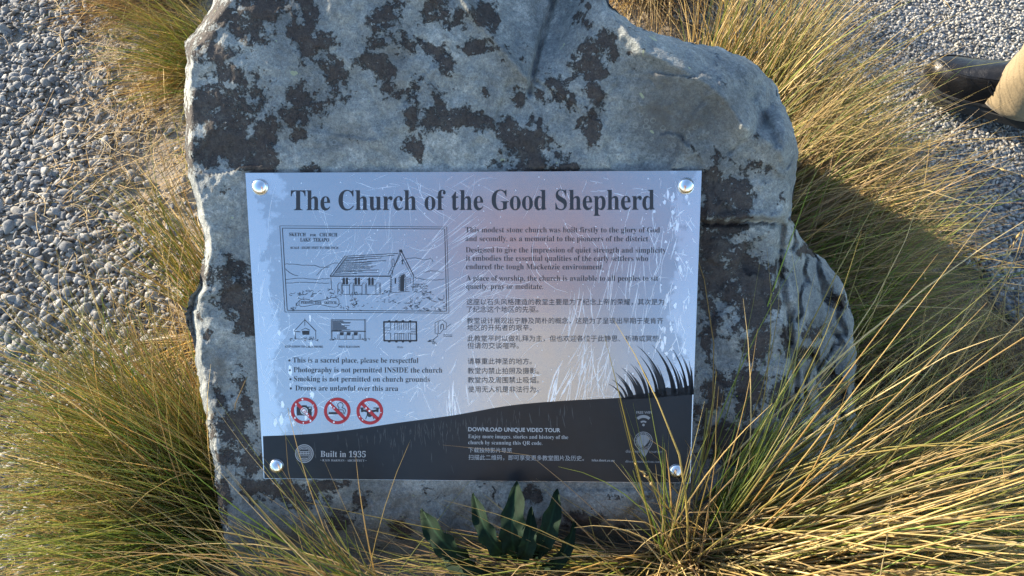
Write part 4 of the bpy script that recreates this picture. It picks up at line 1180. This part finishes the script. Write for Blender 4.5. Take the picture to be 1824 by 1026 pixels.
def mat_leather():
    s = NT('black_leather'); p = s.pos()
    v = s.n('TexVoronoi', feature='DISTANCE_TO_EDGE', i_Scale=420.0); s.l(p, v.inputs['Vector'])
    s.l(s.mix(s.noise(60, 4, .6, p), (.006, .006, .0065), (.012, .0115, .012)), s.b.inputs['Base Color'])
    rr = s.n('MapRange', i_3=.24, i_4=.40); s.l(s.noise(30, 4, .6, p), rr.inputs[0]); s.l(rr.outputs[0], s.b.inputs['Roughness'])
    s.l(s.bump(v.outputs[0], .35, .0008, s.bump(s.noise(50, 4, .6, p), .4, .004)), s.b.inputs['Normal'])
    return s.m


M_LEATHER = mat_leather(); M_LEATHER.node_tree.nodes['Principled BSDF'].inputs['Specular IOR Level'].default_value = .28
M_SOLE = plain('black_rubber', (.034, .033, .032), .8, 0, .2)
M_ELASTIC = plain('elastic_gusset', (.008, .008, .008), .9)
M_TAN = mat_cloth('tan_cotton', (.19, .145, .08), (.235, .18, .105))
M_SHIRT = mat_cloth('grey_knit', (.16, .17, .19), (.20, .21, .23))
M_RED_CLOTH = mat_cloth('red_fleece', (.28, .15, .14), (.32, .18, .165))
M_DARK_CLOTH = mat_cloth('brown_trousers', (.30, .25, .19), (.35, .29, .22))


def skin_mesh(name, V, E, Rd, mat, parent, root=0, sub=2):
    me = bpy.data.meshes.new(name); me.from_pydata([tuple(v) for v in V], E, [])
    o = bpy.data.objects.new(name, me); col.objects.link(o)
    m = o.modifiers.new('skin', 'SKIN'); m.use_smooth_shade = True
    for i, sv in enumerate(me.skin_vertices[0].data):
        r_ = Rd[i]; sv.radius = r_ if isinstance(r_, tuple) else (r_, r_); sv.use_root = (i == root)
    sb = o.modifiers.new('sub', 'SUBSURF'); sb.levels = sb.render_levels = sub
    bpy.context.view_layer.update()
    out = bpy.data.meshes.new_from_object(o.evaluated_get(bpy.context.evaluated_depsgraph_get()))
    bpy.data.objects.remove(o); bpy.data.meshes.remove(me)
    out.name = name; out.materials.clear(); out.materials.append(mat)
    for p in out.polygons: p.use_smooth = True
    r = bpy.data.objects.new(name, out); col.objects.link(r); r.parent = parent
    return r


def tube(name, P, Rd, mat, parent, n=28, wrinkle=.0, seed=0, flat=1.0, cap=False):
    """lofted cloth tube along P (open ended), with soft folds"""
    P = np.array(P, float); t = np.linspace(0, 1, len(P)); T = np.linspace(0, 1, max(40, len(P)))
    C = np.stack([np.interp(T, t, P[:, k]) for k in range(3)], 1); r_ = np.interp(T, t, Rd)
    V = []
    for i in range(len(T)):
        d = C[min(i + 1, len(T) - 1)] - C[max(i - 1, 0)]; d /= np.linalg.norm(d)
        a = np.cross(d, (0, 1, 0)); a /= np.linalg.norm(a); b = np.cross(d, a)
        for k in range(n):
            q = 2 * math.pi * k / n
            V.append(C[i] + (a * math.cos(q) * flat + b * math.sin(q)) * r_[i])
    V = np.array(V); dirv = V - np.repeat(C, n, 0); dirv /= np.linalg.norm(dirv, axis=1)[:, None]
    if wrinkle: V = V + dirv * (wrinkle * fbm(V * np.array([11, 11, 17]), 3, seed))[:, None]
    F = [[i * n + k, i * n + (k + 1) % n, (i + 1) * n + (k + 1) % n, (i + 1) * n + k] for i in range(len(T) - 1) for k in range(n)]
    return V, F


def shoe(parent, loc, yaw, pitch=0.0):
    """slip-on leather shoe, local x towards the toe, z up, origin under the heel"""
    Lr = .298
    def outline(t):        # half widths, left and right, along the length
        w = np.interp(t, [0, .04, .12, .3, .5, .68, .82, .92, .97, 1.0], [.012, .027, .036, .036, .040, .050, .049, .038, .024, .004])
        return w
    T = np.concatenate([[0, .015, .04], np.linspace(.08, .92, 30), [.95, .975, .99, 1.0]])
    base = empty_part = None
    # sole: three stacked rims
    V, F = [], []; rows = []
    for (z, gr) in ((0.0, -.002), (.004, .004), (.022, .0055), (.026, .002), (.029, .002), (.033, .0055), (.038, .0045), (.039, .000)):
        ringp = []
        for t in T: w = outline(t) + gr; ringp.append((t * Lr + (gr if t > .5 else -gr), w))
        pts = [(x, w) for x, w in ringp] + [(x, -w) for x, w in ringp[::-1]]
        toe = lambda x: .016 * max(0, (x / Lr - .72) / .28) ** 2
        rows.append([(x, y, z + toe(x)) for x, y in pts])
    n = len(rows[0])
    for r_ in rows: V += r_
    for k in range(len(rows) - 1):
        for i in range(n): F.append([k * n + i, k * n + (i + 1) % n, (k + 1) * n + (i + 1) % n, (k + 1) * n + i])
    F.append(list(range(n))[::-1]); F.append([(len(rows) - 1) * n + i for i in range(n)])
    def xf(P):
        P = np.array(P, float); c, s_ = math.cos(pitch), math.sin(pitch)
        P = np.stack([P[:, 0] * c - P[:, 2] * s_, P[:, 1], P[:, 0] * s_ + P[:, 2] * c], 1)
        c, s_ = math.cos(yaw), math.sin(yaw)
        return np.stack([P[:, 0] * c - P[:, 1] * s_, P[:, 0] * s_ + P[:, 1] * c, P[:, 2]], 1) + np.array(loc)
    # upper: cross sections closed over the top
    m = 40; U = []; UT = np.concatenate([[0.0, .012], np.linspace(.035, .95, 46), [.97, .985, .996]])
    for t in UT:
        w = outline(t) * .985
        h = np.interp(t, [0, .05, .2, .34, .45, .58, .70, .82, .90, .96, 1], [.074, .088, .100, .100, .092, .079, .066, .057, .050, .039, .010])
        ex = np.interp(t, [0, .4, .7, 1], [2.6, 2.4, 2.6, 2.3])
        for k in range(m):
            a = math.pi * k / (m - 1); ca, sa = math.cos(a), math.sin(a)
            y = w * math.copysign(abs(ca) ** (2 / ex), ca); zz = h * abs(sa) ** (2 / ex)
            lean = .004 * math.sin(t * 3)
            # raised apron seam round the vamp, and the side seam
            ap = math.exp(-((abs(ca) - np.interp(t, [.3, .55, .8, .9, .97], [.80, .74, .62, .45, .0])) / .05) ** 2) * (1 if t > .36 else 0)
            x = t * Lr
            U.append((x, y * (1 + .035 * ap) + lean, .034 + zz * (1 + .03 * ap) + .016 * max(0, (t - .72) / .28) ** 2))
    FU = [[i * m + k, i * m + k + 1, (i + 1) * m + k + 1, (i + 1) * m + k] for i in range(len(UT) - 1) for k in range(m - 1)]
    root = mesh_np('shoe', xf(U), FU, M_LEATHER, parent)
    mesh_np('sole', xf(V), F, M_SOLE, root, smooth=False)
    # elastic gusset beside the tongue, tongue edge, and stitched side seam
    def surf(t, a, lift):
        w = outline(t) * .985
        h = np.interp(t, [0, .05, .2, .34, .45, .58, .70, .82, .90, .96, 1], [.074, .088, .100, .100, .092, .079, .066, .057, .050, .039, .010]); ex = np.interp(t, [0, .4, .7, 1], [2.6, 2.4, 2.6, 2.3])
        ca, sa = math.cos(a), math.sin(a)
        return np.array((t * Lr, w * math.copysign(abs(ca) ** (2 / ex), ca) * (1 + lift / w) + .004 * math.sin(t * 3), .034 + h * abs(sa) ** (2 / ex) * (1 + lift / h) + .016 * max(0, (t - .72) / .28) ** 2))
    for sgn in (0, 1):
        G_, GF = [], []
        for i in range(9):
            for j in range(6):
                t = .33 + .20 * i / 8 * (1 - .25 * j / 5); a = R(52 + 26 * j / 5 - 10 * i / 8); a = math.pi - a if sgn else a
                G_.append(surf(t, a, .0016))
        GF = [[i * 6 + j, i * 6 + j + 1, (i + 1) * 6 + j + 1, (i + 1) * 6 + j] for i in range(8) for j in range(5)]
        mesh_np('elastic_gusset', xf(G_), GF, M_ELASTIC, root)
        for path in ([(t, R(np.interp(t, [.36, .55, .8, .95], [40, 44, 54, 84]))) for t in np.linspace(.36, .95, 30)], [(.56 - .10 * q * q, R(42 - 32 * q)) for q in np.linspace(0, 1, 16)], [(.40 + .16 * q, R(14 + 26 * q * q)) for q in np.linspace(0, 1, 16)]):
            ctr = [surf(t, math.pi - a if sgn else a, .0008) for t, a in path]
            S2, SF = [], []
            for i, c_ in enumerate(ctr):
                d = ctr[min(i + 1, len(ctr) - 1)] - ctr[max(i - 1, 0)]; d /= np.linalg.norm(d); u_ = np.cross(d, (0, 0, 1)); u_ /= np.linalg.norm(u_); v_ = np.cross(d, u_)
                for k in range(5): S2.append(c_ + (u_ * math.cos(k * 1.2566) + v_ * math.sin(k * 1.2566)) * .0019)
            SF = [[i * 5 + k, i * 5 + (k + 1) % 5, (i + 1) * 5 + (k + 1) % 5, (i + 1) * 5 + k] for i in range(len(ctr) - 1) for k in range(5)]
            mesh_np('seam', xf(S2), SF, M_LEATHER, root)
    return root


def person(label, origin, yaw, J, leg_mat, top_mat, cuff=.070, hand_curl=.5):
    """J: joint positions in the person's own axes (x forward, y left, z up)"""
    root = empty('person', origin); root.rotation_euler = (0, 0, yaw)
    tag(root, label, 'person')
    V, E, Rd = [], [], []
    def v(p, r_): V.append(np.array(p, float)); Rd.append(r_); return len(V) - 1
    def e(a, b): E.append((a, b)); return b
    pel = v(J['pelvis'], (.14, .11)); wst = e(pel, v(J['waist'], (.125, .095))); chs = e(wst, v(J['chest'], (.15, .105))); nk = e(chs, v(J['neck'], .055))
    H = np.array(J['head']); fwd = np.array(J.get('look', (1, 0, 0)), float); fwd /= np.linalg.norm(fwd)
    jaw = e(nk, v(H + np.array((0, 0, -.07)) + fwd * .02, (.06, .07))); mid_ = e(jaw, v(H, (.077, .092))); e(mid_, v(H + np.array((0, 0, .075)) - fwd * .008, (.068, .082)))
    e(mid_, v(H + fwd * .108 + np.array((0, 0, -.022)), .012))
    lat = np.cross((0, 0, 1), fwd)
    for sg in (1, -1): e(mid_, v(H + lat * .088 * sg + np.array((0, 0, -.01)), (.010, .022)))
    for sd, sg in (('l', 1), ('r', -1)):
        sh = e(chs, v(J['shoulder_' + sd], .060)); el = e(sh, v(J['elbow_' + sd], .043)); wr = e(el, v(J['wrist_' + sd], (.026, .022)))
        W = np.array(J['wrist_' + sd]); d = W - np.array(J['elbow_' + sd]); d /= np.linalg.norm(d)
        pn = np.array(J.get('palm_' + sd, (0, -sg, 0)), float); ac = np.cross(d, pn); ac /= np.linalg.norm(ac)
        if ac @ np.array((1, 0, .3)) < 0: ac = -ac
        pm = e(wr, v(W + d * .055, (.040, .016)))
        for k, (off, ln) in enumerate(((.030, .074), (.010, .082), (-.010, .076), (-.028, .060))):
            b0 = e(pm, v(W + d * .092 + ac * off, .0095)); q = d.copy(); p0 = V[b0]; last = b0
            for sgm, fr in enumerate((.45, .32, .23)):
                q = q + pn * hand_curl * (.4 + .15 * k); q /= np.linalg.norm(q); p0 = p0 + q * ln * fr; last = e(last, v(p0, .0085 - .0008 * sgm))
        t0 = e(pm, v(W + d * .045 + ac * .042 + pn * .012, .011)); t1 = e(t0, v(W + d * .078 + ac * .058 + pn * .026, .0095)); e(t1, v(W + d * .102 + ac * .054 + pn * .034, .008))
        hp = e(pel, v(J['hip_' + sd], .085)); kn = e(hp, v(J['knee_' + sd], .056)); ak = e(kn, v(J['ankle_' + sd], .036))
        fd = np.array((math.cos(J.get('toe_' + sd, 0)), math.sin(J.get('toe_' + sd, 0)), 0)); e(ak, v(np.array(J['ankle_' + sd]) + fd * .12 + np.array((0, 0, -.035)), (.032, .022)))
    skin_mesh('body', V, E, Rd, M_SKIN, root)
    # clothes follow the body a little outside it
    tr_V, tr_F = [], []
    for sd in 'lr':
        A, K, Hh = (np.array(J[k + sd], float) for k in ('ankle_', 'knee_', 'hip_'))
        low = A + np.array((-.012, 0, -.022)) if J['ankle_' + sd][2] < .2 else A
        P_ = [low, A + (K - A) * .10, A + (K - A) * .3, A + (K - A) * .7, K, K + (Hh - K) * .5, Hh, Hh * .6 + np.array(J['waist']) * .4]
        tv, tf = tube('t', P_, [cuff, cuff * .99, cuff * 1.0, .074, .078, .092, .118, .10], None, None, wrinkle=.011, seed=3 + ord(sd))
        b = len(tr_V); tr_V += list(tv); tr_F += [[b + i for i in f] for f in tf]
    pv, pf = tube('p', [np.array(J['pelvis']) + (0, 0, -.09), J['pelvis'], J['waist'], np.array(J['waist']) + (0, 0, .03)], [.10, .165, .15, .145], None, None, flat=.80, wrinkle=.004, seed=9)
    b = len(tr_V); tr_V += list(pv); tr_F += [[b + i for i in f] for f in pf]
    tro = mesh_np('trousers', np.array(tr_V), tr_F, leg_mat, root)
    sol = tro.modifiers.new('thickness', 'SOLIDIFY'); sol.thickness = .0025; sol.offset = -1
    V2, E2, R2 = [np.array(J['pelvis']) + (0, 0, .02), np.array(J['waist']), np.array(J['chest']), np.array(J['neck']) + (0, 0, -.055)], [(0, 1), (1, 2), (2, 3)], [(.175, .14), (.165, .13), (.175, .13), (.075, .075)]
    for sd in 'lr':
        b = len(V2); S0, E0, W0 = (np.array(J[k + sd], float) for k in ('shoulder_', 'elbow_', 'wrist_'))
        V2 += [S0, E0, W0 + (E0 - W0) * .08]; E2 += [(2, b), (b, b + 1), (b + 1, b + 2)]; R2 += [.078, .058, .042]
    skin_mesh('jacket', V2, E2, R2, top_mat, root)
    hv = [H + np.array((0, 0, .06)) - fwd * .03, H + np.array((0, 0, .10)) - fwd * .01, H - fwd * .06 + np.array((0, 0, -.02)), H + fwd * .045 + np.array((0, 0, .092))]
    skin_mesh('hair', hv, [(0, 1), (0, 2), (1, 3)], [.082, .07, .062, .045], M_HAIR, root)
    for sd in 'lr':
        A = np.array(J['ankle_' + sd]); ty = J.get('toe_' + sd, 0)
        shoe(root, A + np.array((-.115 * math.cos(ty), -.115 * math.sin(ty), -.088 + .298 * math.sin(max(0, -J.get('lift_' + sd, 0.0))))), ty, J.get('lift_' + sd, 0.0))
    return root


# passer-by on the path: only one shoe and trouser leg reach into the picture
WALK = dict(pelvis=(0, 0, .95), waist=(.0, 0, 1.10), chest=(.02, 0, 1.32), neck=(.03, 0, 1.50), head=(.05, 0, 1.63), shoulder_l=(.02, .19, 1.42), shoulder_r=(.02, -.19, 1.42),
            elbow_l=(-.08, .25, 1.15), wrist_l=(-.02, .26, .90), elbow_r=(.06, -.25, 1.15), wrist_r=(.18, -.24, .92), hip_l=(.0, .095, .90), hip_r=(.0, -.095, .90),
            knee_l=(.13, .10, .50), ankle_l=(.195, .10, .088), knee_r=(-.04, -.10, .48), ankle_r=(-.24, -.10, .10), toe_l=0.0, toe_r=0.0, lift_l=-.14)
person('person in tan trousers and black slip-on leather shoes stepping along the path', (1.308, 1.178, .026), R(141), WALK, M_TAN, M_SHIRT, .067)

# the person taking the picture, whose red top and brown trousers show as streaks in the metal
SHOOT = dict(pelvis=(0, 0, .93), waist=(.0, 0, 1.08), chest=(.02, 0, 1.28), neck=(.05, 0, 1.44), head=(.09, 0, 1.55), look=(.8, 0, -.55), shoulder_l=(.03, .19, 1.37), shoulder_r=(.03, -.19, 1.37),
             elbow_l=(.13, .25, 1.13), wrist_l=(.30, .21, 1.21), elbow_r=(.13, -.20, 1.12), wrist_r=(.30, .03, 1.18), palm_l=(.3, -1, 0), palm_r=(.3, 1, 0), hip_l=(.0, .09, .88), hip_r=(.0, -.09, .88),
             knee_l=(.02, .11, .48), ankle_l=(-.02, .13, .088), knee_r=(.02, -.11, .48), ankle_r=(-.02, -.13, .088), toe_l=.15, toe_r=-.15)
person('person in a red top holding a phone over the sign, seen only as a reflection', (.05, -.43, .004), R(90), SHOOT, M_DARK_CLOTH, M_RED_CLOTH, .07)


def build_phone():
    bm = bmesh.new(); bmesh.ops.create_cube(bm, size=1)
    for v in bm.verts: v.co = Vector((v.co.x * .147, v.co.y * .0078, v.co.z * .072))
    bmesh.ops.bevel(bm, geom=bm.edges[:], offset=.0030, segments=3, affect='EDGES')
    me = bpy.data.meshes.new('phone'); bm.to_mesh(me); bm.free(); me.materials.append(plain('phone_shell', (.03, .03, .035), .35))
    o = bpy.data.objects.new('phone', me); o.location = (0, -.030, CAM_H - .018); o.rotation_euler = (math.pi / 2 - PITCH + R(-60), 0, 0); col.objects.link(o)
    tag(o, 'dark phone held flat over the sign by the person in a red top', 'phone')


build_phone()
